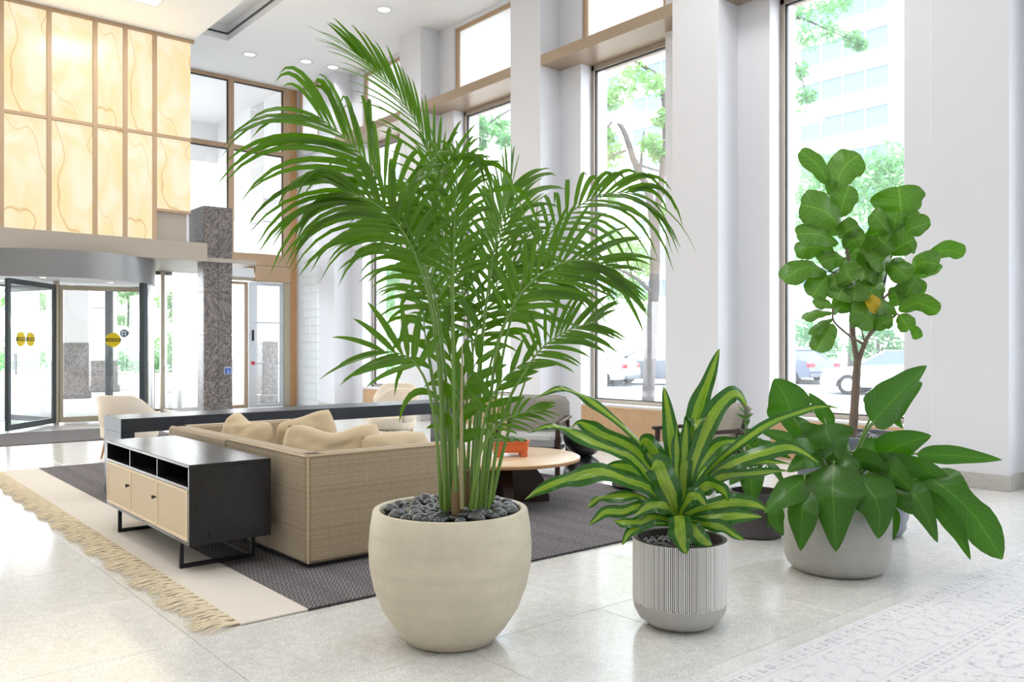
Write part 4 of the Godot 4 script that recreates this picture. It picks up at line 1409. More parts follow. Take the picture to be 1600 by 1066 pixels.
func palm() -> void:
	var d0 := 4.03
	var c := px(704, 543, d0)
	c.y = 0
	var pot := thing("planter", "big round cream cement planter holding the kentia palm", "planter", c)
	var st := mb()
	lathe(st, [Vector2(0.0, 0.0), Vector2(0.185, 0.0), Vector2(0.215, 0.012), Vector2(0.27, 0.075), Vector2(0.325, 0.16), Vector2(0.365, 0.26), Vector2(0.387, 0.37), Vector2(0.390, 0.46), Vector2(0.383, 0.55), Vector2(0.371, 0.622), Vector2(0.366, 0.63), Vector2(0.340, 0.63), Vector2(0.334, 0.622), Vector2(0.336, 0.52)], 72)
	made("bowl", st, M.cream_cement, pot)
	st = mb()
	lathe(st, [Vector2(0.336, 0.590), Vector2(0.2, 0.598), Vector2(0.0, 0.60)], 40)
	made("soil", st, M.soil, pot)
	# pebbles
	var pm := pebble_mesh()
	var r := RandomNumberGenerator.new()
	r.seed = 9
	var spots := []
	for i in 6000:
		var a := r.randf() * TAU
		var q := Vector2(cos(a), sin(a)) * 0.298 * sqrt(r.randf())
		var ok := true
		for s in spots:
			if q.distance_to(s) < 0.053: ok = false
		if ok and spots.size() < 150: spots.append(q)
	for i in spots.size():
		var q: Vector2 = spots[i]
		var s := r.randf_range(0.056, 0.084)
		var t := MeshInstance3D.new()
		t.name = numbered("pebble")
		t.mesh = pm
		t.material_override = M["pebble_%d" % (i % 3)]
		t.basis = Basis(Vector3.UP, r.randf() * TAU) * Basis(Vector3.RIGHT, r.randf_range(-0.4, 0.4)) * Basis.from_scale(Vector3(s * 1.25, s * 0.72, s))
		t.position = c + Vector3(q.x, 0.60 + s * 0.28 + r.randf() * 0.008, q.y)
		add_child(t)
		tag(t, ["charcoal polished river pebble in the cream planter under the palm", "mid grey river pebble in the cream planter under the palm", "near black river pebble in the cream planter under the palm"][i % 3], "pebble", "pebbles in the palm planter")
	# the palm
	var p := thing("kentia_palm", "tall kentia palm with arching feathery fronds in the cream planter", "palm", Vector3(c.x, 0.57, c.z))
	# path, where the leaflets start, pairs, length, tilt, sides, droop, material, leaflet width, leaflets one by one?
	var fr := [
		[[733, 795, 0.05, 712, 560, 0.1, 700, 380, 0.15, 682, 268, 0.22, 650, 192, 0.3, 606, 128, 0.38, 556, 84, 0.42], 0.44, 20, 0.46, 40, 1, 0.16, "palm_leaf", 0.026, true],
		[[700, 795, -0.1, 688, 560, -0.15, 666, 430, -0.2, 630, 342, -0.28, 594, 284, -0.36, 552, 228, -0.42, 500, 184, -0.42], 0.42, 19, 0.68, 8, 0, 0.46, "palm_leaf", 0.034, true],
		[[696, 800, -0.12, 688, 600, -0.16, 672, 476, -0.24, 650, 402, -0.34, 622, 352, -0.42, 586, 318, -0.48, 540, 300, -0.5], 0.48, 17, 0.56, -14, 0, 0.52, "palm_leaf", 0.034, true],
		[[713, 805, -0.14, 709, 600, -0.22, 708, 480, -0.26, 709, 399, -0.28, 711, 325, -0.28, 717, 249, -0.24], 0.50, 16, 0.38, 6, 0, 0.42, "palm_leaf", 0.028, true],
		[[752, 790, 0.05, 772, 640, 0.08, 793, 520, 0.14, 820, 430, 0.2, 850, 378, 0.26, 894, 330, 0.32, 942, 304, 0.36, 992, 300, 0.38], 0.50, 17, 0.50, -22, 0, 0.60, "palm_leaf", 0.032, true],
		[[748, 797, -0.1, 765, 640, -0.18, 776, 549, -0.26, 798, 487, -0.32, 826, 445, -0.36, 868, 415, -0.38, 915, 407, -0.36, 960, 420, -0.3], 0.40, 18, 0.42, 6, 0, 0.22, "palm_leaf", 0.034, true],
		[[762, 800, -0.12, 778, 690, -0.18, 797, 622, -0.24, 820, 582, -0.28, 846, 545, -0.3, 886, 517, -0.3, 928, 504, -0.26], 0.58, 13, 0.30, 20, 0, 0.22, "palm_leaf", 0.026, true],
		[[690, 798, -0.1, 682, 680, -0.16, 669, 607, -0.22, 650, 570, -0.26, 625, 553, -0.28, 592, 549, -0.26], 0.56, 6, 0.33, 12, 0, 0.18, "palm_leaf", 0.042, true],
		[[722, 780, 0.12, 713, 600, 0.2, 700, 450, 0.28, 690, 340, 0.34, 686, 246, 0.36], 0.36, 17, 0.46, 24, 0, 0.22, "palm_leaf", 0.036, false],
		[[735, 780, 0.12, 746, 600, 0.22, 760, 470, 0.3, 778, 385, 0.38, 802, 318, 0.44], 0.36, 17, 0.44, -24, 0, 0.24, "palm_leaf", 0.036, false],
		[[740, 795, -0.05, 752, 560, -0.05, 767, 420, 0.0, 783, 345, 0.04, 800, 288, 0.1], 0.55, 14, 0.42, 24, 0, 0.26, "palm_leaf", 0.024, false],
		[[728, 785, 0.08, 735, 650, 0.14, 738, 540, 0.2, 718, 440, 0.28, 684, 372, 0.36, 640, 330, 0.42], 0.45, 17, 0.44, -10, 0, 0.34, "palm_leaf", 0.034, false],
		[[712, 790, 0.15, 700, 620, 0.25, 676, 480, 0.35, 640, 400, 0.45, 590, 370, 0.5], 0.42, 15, 0.42, 12, 0, 0.45, "palm_leaf", 0.032, false],
		[[738, 790, 0.15, 756, 620, 0.25, 790, 500, 0.35, 840, 440, 0.42, 896, 440, 0.46], 0.45, 15, 0.36, -12, 0, 0.5, "palm_leaf", 0.030, false],
		[[718, 790, 0.1, 728, 640, 0.14, 745, 520, 0.2, 780, 440, 0.28, 830, 395, 0.36], 0.45, 15, 0.38, 18, 0, 0.30, "palm_leaf", 0.034, false],
		[[706, 795, -0.02, 700, 640, -0.06, 690, 530, -0.1, 676, 450, -0.16, 650, 380, -0.2, 612, 330, -0.22], 0.5, 15, 0.36, 22, 0, 0.4, "palm_leaf", 0.032, false],
		[[742, 795, -0.16, 752, 690, -0.2, 764, 632, -0.24, 788, 592, -0.26, 824, 562, -0.24], 0.36, 5, 0.20, 6, 0, 0.1, "palm_leaf", 0.05, false],
		[[735, 798, -0.16, 750, 710, -0.22, 775, 668, -0.28, 806, 648, -0.32, 846, 641, -0.32], 0.42, 9, 0.15, 16, 0, 0.2, "palm_leaf", 0.024, false],
		[[716, 798, -0.08, 712, 700, -0.12, 716, 640, -0.16, 732, 592, -0.18, 752, 552, -0.16], 0.3, 5, 0.24, -12, 0, 0.12, "palm_leaf", 0.062, false],
		[[700, 795, 0.0, 690, 690, -0.04, 676, 600, -0.08, 664, 520, -0.1, 658, 440, -0.1], 0.42, 6, 0.30, 20, 0, 0.75, "palm_leaf", 0.05, false],
		[[726, 790, 0.02, 722, 690, 0.02, 716, 620, 0.04, 704, 560, 0.06, 690, 510, 0.1], 0.25, 7, 0.26, 0, 0, 0.3, "palm_leaf", 0.05, false],
	]
	var rest := {}
	for f in fr:
		var ctl := track(f[0], d0)
		var pts := smooth(ctl, 40)
		var S := side_of([ctl[int(ctl.size() / 2)], ctl[-1]], f[4])
		var sm := mb()
		var rad := []
		for i in 41: rad.append(lerpf(0.0105, 0.0018, pow(i / 40.0, 0.8)))
		tube(sm, pts, rad, 7)
		var frond := made("frond", sm, M.palm_stem, p, -p.position)
		var n: int = f[2]
		for i in n:
			for sd in [-1, 1]:
				var s: float = (i + (0.0 if sd < 0 else 0.45) + r.randf_range(-0.15, 0.15)) / n
				s = clampf(s, 0.0, 1.0)
				var t: float = lerpf(f[1], 1.0, s)
				var k := int(clampf(t * 40.0, 0, 39))
				var base: Vector3 = (pts[k] as Vector3).lerp(pts[k + 1], clampf(t * 40.0 - k, 0, 1))
				var T: Vector3 = (pts[k + 1] - pts[maxi(k - 1, 0)]).normalized()
				var sv := (S - T * S.dot(T)).normalized()
				var up := sv.cross(T).normalized()
				if up.y < 0: up = -up
				var ang := deg_to_rad(lerpf(62.0, 16.0, pow(s, 0.8)) + r.randf_range(-6, 6))
				if f[5] == 1 and (sv * sd).dot(vr) > 0.0: ang *= 0.22
				var L: float = f[3] * lerpf(0.62, 1.0, sin(PI * clampf(0.12 + s * 0.72, 0, 1))) * r.randf_range(0.86, 1.08) * (0.72 if s > 0.9 else 1.0)
				var dir: Vector3 = (T * cos(ang) + sv * sd * sin(ang) + up * 0.22).normalized()
				var lp := []
				var dr: float = f[6] * r.randf_range(0.75, 1.3)
				for q in 8:
					var g := q / 7.0
					lp.append(base + dir * L * g * (1.0 - 0.25 * dr * g * g) + Vector3(0, -1, 0) * L * dr * pow(g, 2.4))
				var face := T
				var m: String = f[7]
				if f[9]:
					var bs := mb()
					blade(bs, lp, face, f[8] * r.randf_range(0.62, 0.86), LEAFLET, 0.28, 0.0, 0.0, r.randf_range(-0.5, 0.5), 2)
					made("leaflet", bs, M[m], frond)
				else:
					if not rest.has(m): rest[m] = mb()
					blade(rest[m], lp, face, f[8] * r.randf_range(0.62, 0.86), LEAFLET, 0.28, 0.0, 0.0, r.randf_range(-0.5, 0.5), 2)
	# the leaflets of the inner and rear fronds: one part, one surface for each tone
	var all := ArrayMesh.new()
	for m in rest:
		var a := done(rest[m])
		all.add_surface_from_arrays(Mesh.PRIMITIVE_TRIANGLES, a.surface_get_arrays(0))
		all.surface_set_material(all.get_surface_count() - 1, M[m])
	var o := MeshInstance3D.new()
	o.name = "inner_foliage"
	o.mesh = all
	o.position = -p.position
	p.add_child(o)
	tag(o, "", "", "", "stuff")
	# long leaflets that arch over from the crown of the middle frond
	for q in [[704, 268, -0.3, 672, 268, -0.38, 645, 300, -0.42, 625, 368, -0.44], [706, 252, -0.28, 690, 268, -0.36, 680, 305, -0.4, 684, 336, -0.4], [704, 256, -0.26, 664, 262, -0.32, 640, 296, -0.36, 634, 330, -0.36], [702, 300, -0.3, 650, 296, -0.4, 612, 330, -0.46, 596, 400, -0.48], [722, 250, -0.26, 750, 250, -0.3, 766, 290, -0.32, 774, 345, -0.32], [728, 262, -0.26, 775, 258, -0.28, 806, 305, -0.3, 830, 375, -0.3], [720, 245, -0.26, 740, 245, -0.3, 752, 268, -0.32, 757, 292, -0.32], [760, 300, -0.2, 808, 296, -0.24, 836, 340, -0.26, 850, 395, -0.26], [716, 250, -0.24, 700, 238, -0.3, 680, 240, -0.34, 668, 250, -0.34]]:
		leaf_from("long_leaflet", q, 10, 25, M.palm_leaf, p, d0, LEAFLET, 0.28, 0.0, 0.4, 14)
	# brown sheaths at the foot and bare petioles
	for q in [[714, 805, 712, 745, 0.026, -0.14], [732, 796, 731, 735, 0.018, 0.0], [697, 800, 694, 748, 0.017, -0.1]]:
		st = mb()
		tube(st, [px(q[0], q[1], d0 + q[5]), px(q[2], (q[1] + q[3]) / 2.0, d0 + q[5]), px(q[2], q[3], d0 + q[5] - 0.01)], [q[4], q[4] * 0.9, q[4] * 0.55], 10)
		made("sheath", st, M.palm_sheath, p, -p.position)
	for q in [[[722, 795, -0.16, 721, 690, -0.2, 722, 540, -0.22], "palm_stem_pale"], [[700, 798, -0.05, 692, 690, -0.08, 672, 560, -0.1], "palm_stem"], [[766, 795, 0.0, 790, 690, 0.0, 826, 580, 0.0], "palm_stem"], [[756, 792, -0.02, 768, 700, -0.04, 788, 600, -0.04], "palm_stem"], [[744, 790, 0.05, 748, 690, 0.05, 752, 600, 0.05], "palm_stem"]]:
		st = mb()
		tube(st, smooth(track(q[0], d0), 12), [0.011, 0.0105, 0.010, 0.010, 0.009, 0.009, 0.008, 0.008, 0.007, 0.006, 0.005, 0.004, 0.003], 7)
		made("petiole", st, M[q[1]], p, -p.position)

func dracaena() -> void:
	var d0 := 4.25
	var c := px(1062, 543, d0)
	c.y = 0
	var pot := thing("planter", "white planter with thin dark vertical stripes and a bare grey foot", "planter", c)
	var st := mb()
	lathe(st, [Vector2(0.0, 0.0), Vector2(0.13, 0.0), Vector2(0.165, 0.012), Vector2(0.205, 0.042), Vector2(0.228, 0.085), Vector2(0.236, 0.125), Vector2(0.232, 0.125)], 64)
	made("foot", st, M.stripe_base_cement, pot)
	st = mb()
	lathe(st, [Vector2(0.2335, 0.122), Vector2(0.2340, 0.435), Vector2(0.222, 0.440), Vector2(0.214, 0.436), Vector2(0.212, 0.34)], 72)
	made("body", st, M.stripe_line, pot)
	# raised white glaze between the dark lines, hand-drawn and so a little uneven
	var r := RandomNumberGenerator.new()
	r.seed = 4
	var a := 0.0
	st = mb()
	while a < TAU - 0.012:
		var w := r.randf_range(0.020, 0.030)
		var e := minf(a + w, TAU)
		var y0 := 0.124 + r.randf_range(-0.003, 0.004)
		var y1 := 0.437
		var rr := [0.2335, 0.2362, 0.2362, 0.2335]
		var aa := [a, a + 0.004, e - 0.004, e]
		for k in 3:
			var p1 := Vector3(cos(aa[k]) * rr[k], 0, sin(aa[k]) * rr[k])
			var p2 := Vector3(cos(aa[k + 1]) * rr[k + 1], 0, sin(aa[k + 1]) * rr[k + 1])
			quad(st, p1 + Vector3(0, y0, 0), p2 + Vector3(0, y0, 0), p2 + Vector3(0, y1, 0), p1 + Vector3(0, y1, 0), Vector3(0, 0.3, 0))
		a = e + r.randf_range(0.010, 0.018)
	tag(made("glaze_stripe", st, M.stripe_white, pot), "", "", "", "stuff")
	st = mb()
	lathe(st, [Vector2(0.213, 0.395), Vector2(0.0, 0.405)], 32)
	made("soil", st, M.soil, pot)
	st = mb()
	for i in 60:
		var q := r.randf() * TAU
		var d := 0.19 * sqrt(r.randf())
		var s := r.randf_range(0.012, 0.022)
		lathe(st, [Vector2(0, s * 0.7), Vector2(s * 0.8, s * 0.3), Vector2(s, -s * 0.2), Vector2(s * 0.5, -s * 0.6)], 7, Vector3(cos(q) * d, 0.405, sin(q) * d))
	tag(made("bark_chips", st, M.pebble_2, pot), "", "", "", "stuff")
	var p := thing("dracaena", "variegated dracaena with lime striped strap leaves in the striped planter", "plant", Vector3(c.x, 0.40, c.z))
	st = mb()
	tube(st, [px(1062, 836, d0), px(1061, 815, d0), px(1060, 795, d0)], [0.03, 0.028, 0.022], 10)
	made("stem", st, M.palm_sheath, p, -p.position)
	# midribs from the crown outwards: path, width in px, tilt, tone
	var lv := [
		[[1063, 800, 0.02, 1075, 710, 0.05, 1090, 645, 0.05, 1106, 598, 0.04, 1124, 545, 0.02], 27, 10, 0],
		[[1058, 800, 0.0, 1052, 720, 0.0, 1046, 662, 0.02, 1037, 604, 0.02], 22, -14, 0],
		[[1059, 800, -0.03, 1058, 730, -0.04, 1058, 662, -0.03], 17, 20, 0],
		[[1064, 800, -0.03, 1069, 725, -0.04, 1072, 656, -0.02], 21, -10, 0],
		[[1066, 800, -0.02, 1084, 725, -0.04, 1108, 662, -0.05, 1136, 622, -0.04, 1155, 616, -0.02, 1167, 636, 0.0], 25, 20, 1],
		[[1062, 795, 0.03, 1080, 715, 0.05, 1088, 668, 0.03, 1091, 656, -0.03, 1086, 672, -0.08], 32, 14, 1],
		[[1056, 800, 0.0, 1021, 719, 0.02, 989, 680, 0.05, 945, 643, 0.08, 921, 624, 0.08, 901, 613, 0.07, 876, 607, 0.05, 854, 613, 0.03, 830, 625, 0.0], 15, 30, 0],
		[[1055, 803, -0.03, 996, 722, -0.06, 964, 705, -0.06, 930, 692, -0.05, 896, 674, -0.04, 876, 667, -0.04, 850, 667, -0.05, 824, 677, -0.06], 19, 25, 1],
		[[1056, 800, 0.04, 1006, 719, 0.08, 972, 692, 0.1, 938, 679, 0.1, 920, 668, 0.08, 906, 661, 0.05, 894, 668, 0.02], 20, -30, 1],
		[[1058, 800, 0.03, 1036, 735, 0.05, 1020, 702, 0.03, 1006, 689, -0.02, 1000, 698, -0.06], 27, 20, 1],
		[[1056, 806, -0.05, 1017, 763, -0.1, 983, 751, -0.13, 942, 737, -0.14, 906, 742, -0.14, 885, 748, -0.13, 860, 758, -0.12, 839, 767, -0.12, 820, 781, -0.12], 25, 18, 0],
		[[1056, 810, -0.06, 1007, 778, -0.1, 980, 774, -0.12, 942, 776, -0.14, 926, 785, -0.15, 916, 795, -0.15], 16, 30, 1],
		[[1056, 812, -0.06, 1026, 793, -0.1, 996, 792, -0.13, 974, 800, -0.15, 947, 800, -0.16, 932, 811, -0.16, 921, 820, -0.16], 15, -25, 1],
		[[1058, 815, -0.08, 1025, 808, -0.14, 995, 815, -0.18, 972, 816, -0.2, 957, 811, -0.2], 17, 20, 0],
		[[1056, 818, -0.08, 1024, 815, -0.14, 1000, 822, -0.18, 983, 833, -0.2, 972, 852, -0.2], 15, -20, 1],
		[[1060, 812, -0.06, 1048, 772, -0.12, 1034, 738, -0.16, 1026, 727, -0.19, 1016, 735, -0.22], 38, 10, 0],
		[[1061, 812, -0.1, 1060, 806, -0.18, 1062, 826, -0.24, 1065, 848, -0.26, 1073, 866, -0.26], 31, 8, 0],
		[[1064, 815, -0.08, 1078, 820, -0.16, 1092, 838, -0.2, 1104, 848, -0.21, 1113, 852, -0.2], 21, -24, 1],
		[[1064, 815, -0.06, 1092, 818, -0.12, 1124, 824, -0.15, 1147, 836, -0.15, 1164, 846, -0.14], 17, 24, 1],
		[[1066, 812, -0.05, 1096, 811, -0.1, 1126, 808, -0.13, 1162, 806, -0.14, 1191, 808, -0.13], 21, -16, 0],
		[[1066, 808, -0.04, 1100, 794, -0.08, 1134, 787, -0.1, 1162, 786, -0.1, 1184, 790, -0.1, 1198, 798, -0.1], 22, 12, 0],
		[[1066, 805, -0.02, 1090, 770, -0.06, 1110, 760, -0.09, 1127, 765, -0.11, 1138, 784, -0.12], 24, 26, 1],
		[[1066, 802, 0.0, 1108, 757, 0.0, 1136, 745, 0.0, 1189, 739, 0.02, 1234, 736, 0.03], 18, 20, 1],
		[[1066, 798, 0.02, 1110, 735, 0.05, 1150, 698, 0.08, 1205, 662, 0.1, 1247, 645, 0.1, 1281, 636, 0.1, 1312, 638, 0.08], 14, 20, 1],
		[[1066, 800, 0.0, 1110, 748, 0.02, 1150, 722, 0.02, 1205, 704, 0.02, 1232, 699, 0.0, 1256, 707, -0.02, 1279, 724, -0.02], 20, -12, 1],
		[[1066, 802, 0.0, 1100, 756, 0.03, 1138, 732, 0.05, 1185, 722, 0.06, 1238, 726, 0.06], 17, 24, 0],
		[[1064, 798, 0.05, 1090, 738, 0.1, 1118, 700, 0.14, 1150, 690, 0.16, 1176, 700, 0.16], 18, 30, 1],
		[[1056, 802, 0.04, 1030, 760, 0.1, 1000, 738, 0.14, 965, 728, 0.16, 940, 735, 0.16], 18, -30, 1],
		[[1060, 800, 0.06, 1048, 742, 0.12, 1030, 716, 0.16, 1010, 712, 0.2], 22, 0, 1],
		[[1064, 800, 0.05, 1082, 752, 0.12, 1102, 734, 0.18, 1128, 742, 0.22], 22, 10, 1],
		[[1058, 808, -0.07, 1040, 790, -0.14, 1016, 790, -0.18, 992, 806, -0.2], 22, 14, 0],
		[[1062, 806, -0.08, 1074, 780, -0.14, 1090, 776, -0.18, 1104, 792, -0.2], 22, -10, 0],
	]
	for l in lv:
		leaf_from("leaf", l[0], l[1] * 1.22, l[2], M.dracaena_leaf, p, d0, STRAP, 0.24, 0.32, 0.6 if l[1] < 20 else 0.15, 24)

func fig() -> void:
	var d0 := 6.4
	var c := px(1334, 543, d0)
	c.y = 0
	var pot := thing("planter", "blue grey ribbed planter half hidden behind the plain grey one", "planter", c)
	var st := mb()
	var prof := [Vector2(0.0, 0.0), Vector2(0.30, 0.0), Vector2(0.345, 0.02)]
	for i in 17:
		prof.append(Vector2(0.36 + 0.05 * minf(1.0, i / 6.0) + (0.006 if i % 2 == 0 else -0.004), 0.05 + i * 0.041))
	prof.append_array([Vector2(0.415, 0.745), Vector2(0.385, 0.745), Vector2(0.385, 0.68)])
	lathe(st, prof, 56)
	made("bowl", st, M.blue_grey_pot, pot)
	st = mb()
	lathe(st, [Vector2(0.388, 0.70), Vector2(0.0, 0.71)], 32)
	made("soil", st, M.soil, pot)
	st = mb()
	var r := RandomNumberGenerator.new()
	r.seed = 5
	for i in 170:
		var q := r.randf() * TAU
		var d := 0.36 * sqrt(r.randf())
		var s := r.randf_range(0.016, 0.03)
		lathe(st, [Vector2(0, s * 0.7), Vector2(s * 0.8, s * 0.3), Vector2(s, -s * 0.2), Vector2(s * 0.5, -s * 0.6)], 7, Vector3(cos(q) * d, 0.712, sin(q) * d))
	tag(made("gravel", st, M.pebble_1, pot), "", "", "", "stuff")
	var p := thing("fiddle_leaf_fig", "fiddle leaf fig tree with a bare trunk rising behind the philodendron", "tree", Vector3(c.x, 0.70, c.z))
	var limbs := [
		[[1331, 695, 0.0, 1335, 640, 0.0, 1338, 590, 0.0, 1340, 563, 0.0], 0.034, 0.027],
		[[1340, 566, 0.0, 1335, 540, 0.0, 1331, 505, 0.02, 1330, 460, 0.03, 1325, 400, 0.0, 1312, 345, -0.04, 1302, 300, -0.05], 0.022, 0.008],
		[[1340, 568, 0.0, 1350, 540, -0.03, 1361, 520, -0.05, 1383, 506, -0.08, 1402, 490, -0.1], 0.020, 0.008],
		[[1360, 522, -0.05, 1372, 490, 0.0, 1378, 470, 0.03, 1404, 444, 0.06, 1424, 424, 0.08], 0.012, 0.007],
		[[1347, 537, -0.02, 1328, 525, -0.1, 1313, 513, -0.13, 1302, 500, -0.15, 1301, 480, -0.15], 0.009, 0.007],
		[[1352, 536, -0.03, 1347, 520, 0.05, 1345, 500, 0.1], 0.007, 0.004],
		[[1378, 470, 0.03, 1384, 430, 0.05, 1394, 395, 0.05, 1400, 350, 0.04], 0.010, 0.006],
		[[1330, 440, 0.03, 1310, 428, -0.02, 1293, 424, -0.06], 0.008, 0.005],
		[[1402, 490, -0.1, 1412, 500, -0.12, 1426, 512, -0.12], 0.006, 0.004],
		[[1329, 455, 0.03, 1345, 430, 0.1, 1352, 395, 0.12], 0.008, 0.005],
	]
	for l in limbs:
		st = mb()
		var pts := smooth(track(l[0], d0), 14)
		var rad := []
		for i in 15: rad.append(lerpf(l[1], l[2], i / 14.0) * (1.0 + 0.06 * sin(i * 2.1)))
		tube(st, pts, rad, 9)
		made("trunk" if l == limbs[0] else "branch", st, M.fig_bark, p, -p.position)
	# base, (middle,) tip; width px, tilt, tone 0 mid 1 dark 2 light 3 yellow
	var lv := [
		[[1294, 288, -0.05, 1279, 260, -0.1, 1250, 236, -0.12], 24, 10, 2], [[1305, 294, -0.05, 1318, 262, -0.02, 1344, 241, 0.02], 44, -10, 2],
		[[1300, 306, -0.05, 1300, 280, -0.1], 16, 10, 2], [[1311, 340, -0.05, 1318, 315, -0.1, 1327, 290, -0.12], 36, 8, 2],
		[[1313, 354, -0.05, 1288, 330, -0.2, 1251, 320, -0.25], 46, 12, 1], [[1312, 366, 0.0, 1288, 348, 0.05, 1262, 347, 0.1], 28, 20, 0],
		[[1310, 380, -0.05, 1278, 366, -0.2, 1244, 366, -0.26], 27, 25, 0], [[1304, 396, 0.0, 1272, 386, 0.02, 1242, 394, 0.05], 28, 15, 2],
		[[1292, 425, -0.06, 1258, 417, -0.2, 1223, 438, -0.26], 30, 20, 0], [[1296, 432, -0.05, 1284, 442, -0.12, 1268, 464, -0.16], 32, -15, 0],
		[[1410, 340, 0.04, 1407, 318, 0.02, 1404, 291, 0.0], 66, 10, 1], [[1396, 368, 0.0, 1398, 350, -0.08, 1402, 330, -0.1], 32, 6, 0],
		[[1394, 372, 0.0, 1378, 348, -0.1, 1362, 333, -0.14], 26, 15, 0], [[1400, 370, 0.0, 1424, 358, -0.1, 1454, 347, -0.12], 27, 20, 0],
		[[1390, 398, 0.0, 1408, 384, -0.16, 1430, 374, -0.22], 36, 12, 2], [[1450, 406, 0.08, 1478, 391, 0.0, 1507, 398, -0.05], 24, 20, 2],
		[[1424, 424, 0.08, 1442, 410, 0.0, 1467, 414, -0.06], 32, -15, 0], [[1424, 430, 0.08, 1448, 428, 0.04, 1473, 417, 0.02], 14, 30, 2],
		[[1424, 424, 0.06, 1410, 412, 0.0, 1396, 416, -0.04], 18, 20, 0], [[1406, 470, 0.0, 1420, 456, -0.06, 1430, 436, -0.08], 30, 10, 0],
		[[1404, 486, -0.08, 1436, 474, -0.18, 1466, 489, -0.22], 24, 20, 0], [[1404, 492, -0.1, 1412, 502, -0.16, 1420, 516, -0.2], 24, 10, 1],
		[[1423, 510, -0.12, 1430, 518, -0.16, 1434, 530, -0.18], 14, 12, 0], [[1384, 482, -0.14, 1370, 474, -0.2, 1356, 480, -0.22], 24, 8, 3],
		[[1402, 490, -0.1, 1385, 478, -0.16, 1366, 484, -0.2], 20, 15, 0], [[1367, 514, -0.06, 1352, 492, -0.16, 1330, 486, -0.2], 40, 10, 0],
		[[1368, 516, -0.08, 1380, 504, -0.14, 1396, 502, -0.16], 22, 10, 0], [[1299, 488, -0.15, 1278, 488, -0.22, 1255, 499, -0.26], 14, 40, 1],
		[[1300, 498, -0.15, 1284, 506, -0.2, 1265, 523, -0.24], 12, 35, 1], [[1302, 506, -0.15, 1290, 522, -0.2, 1275, 549, -0.24], 28, 10, 0],
		[[1302, 480, -0.15, 1288, 472, -0.18, 1272, 477, -0.2], 16, 25, 1], [[1302, 490, -0.15, 1314, 480, -0.1, 1330, 484, -0.08], 18, 20, 2],
		[[1326, 440, 0.0, 1316, 452, -0.14, 1308, 468, -0.18], 34, 6, 1], [[1332, 436, 0.0, 1336, 450, -0.16, 1334, 470, -0.2], 36, -8, 1],
		[[1318, 408, -0.04, 1322, 424, -0.2, 1332, 440, -0.24], 38, 8, 1], [[1344, 424, 0.06, 1354, 408, -0.06, 1364, 398, -0.1], 28, 10, 0],
		[[1350, 402, 0.1, 1362, 388, 0.0, 1376, 378, -0.06], 32, 14, 2], [[1350, 386, 0.1, 1366, 368, 0.08, 1384, 358, 0.04], 22, 40, 1],
		[[1318, 388, -0.02, 1334, 376, -0.1, 1352, 372, -0.12], 26, 20, 1], [[1346, 452, 0.08, 1356, 464, 0.04, 1364, 480, 0.02], 26, 12, 0],
		[[1382, 440, 0.05, 1368, 448, -0.06, 1356, 462, -0.1], 34, -10, 1], [[1386, 420, 0.05, 1372, 424, -0.06, 1352, 420, -0.1], 32, 14, 0],
		[[1392, 400, 0.05, 1376, 404, -0.1, 1358, 412, -0.14], 30, 8, 1], [[1320, 404, 0.0, 1300, 404, -0.06, 1282, 412, -0.1], 28, 14, 0],
		[[1330, 460, 0.03, 1318, 472, 0.08, 1300, 470, 0.12], 26, 10, 2], [[1390, 450, 0.05, 1400, 462, 0.0, 1404, 478, -0.02], 24, 8, 1],
		[[1386, 410, 0.05, 1402, 420, -0.1, 1420, 436, -0.14], 30, -12, 1], [[1340, 420, 0.1, 1352, 432, 0.0, 1370, 440, -0.06], 34, 10, 0], [[1310, 372, 0.0, 1322, 362, -0.12, 1342, 352, -0.16], 28, 12, 0], [[1360, 372, 0.1, 1378, 378, -0.05, 1396, 392, -0.1], 32, -10, 1], [[1400, 356, 0.04, 1416, 344, 0.06, 1438, 342, 0.08], 26, 10, 1], [[1310, 420, 0.0, 1304, 438, -0.1, 1310, 456, -0.14], 34, 8, 1], [[1348, 400, 0.12, 1334, 412, 0.02, 1316, 420, -0.04], 34, 10, 0], [[1410, 430, 0.06, 1424, 446, 0.0, 1440, 462, -0.04], 28, 10, 0], [[1330, 455, 0.03, 1346, 470, 0.05, 1352, 488, 0.05], 26, 10, 0], [[1300, 350, 0.0, 1282, 356, 0.08, 1262, 372, 0.12], 28, -10, 1], [[1352, 396, 0.12, 1340, 384, 0.16, 1326, 378, 0.2], 28, 20, 0],
	]
	for l in lv:
		leaf_from("leaf", l[0], l[1] * 1.22, l[2], M.fig_leaf_yellow if l[3] == 3 else M.fig_leaf, p, d0, FIDDLE, 0.26, 0.13, 0.2, 14)

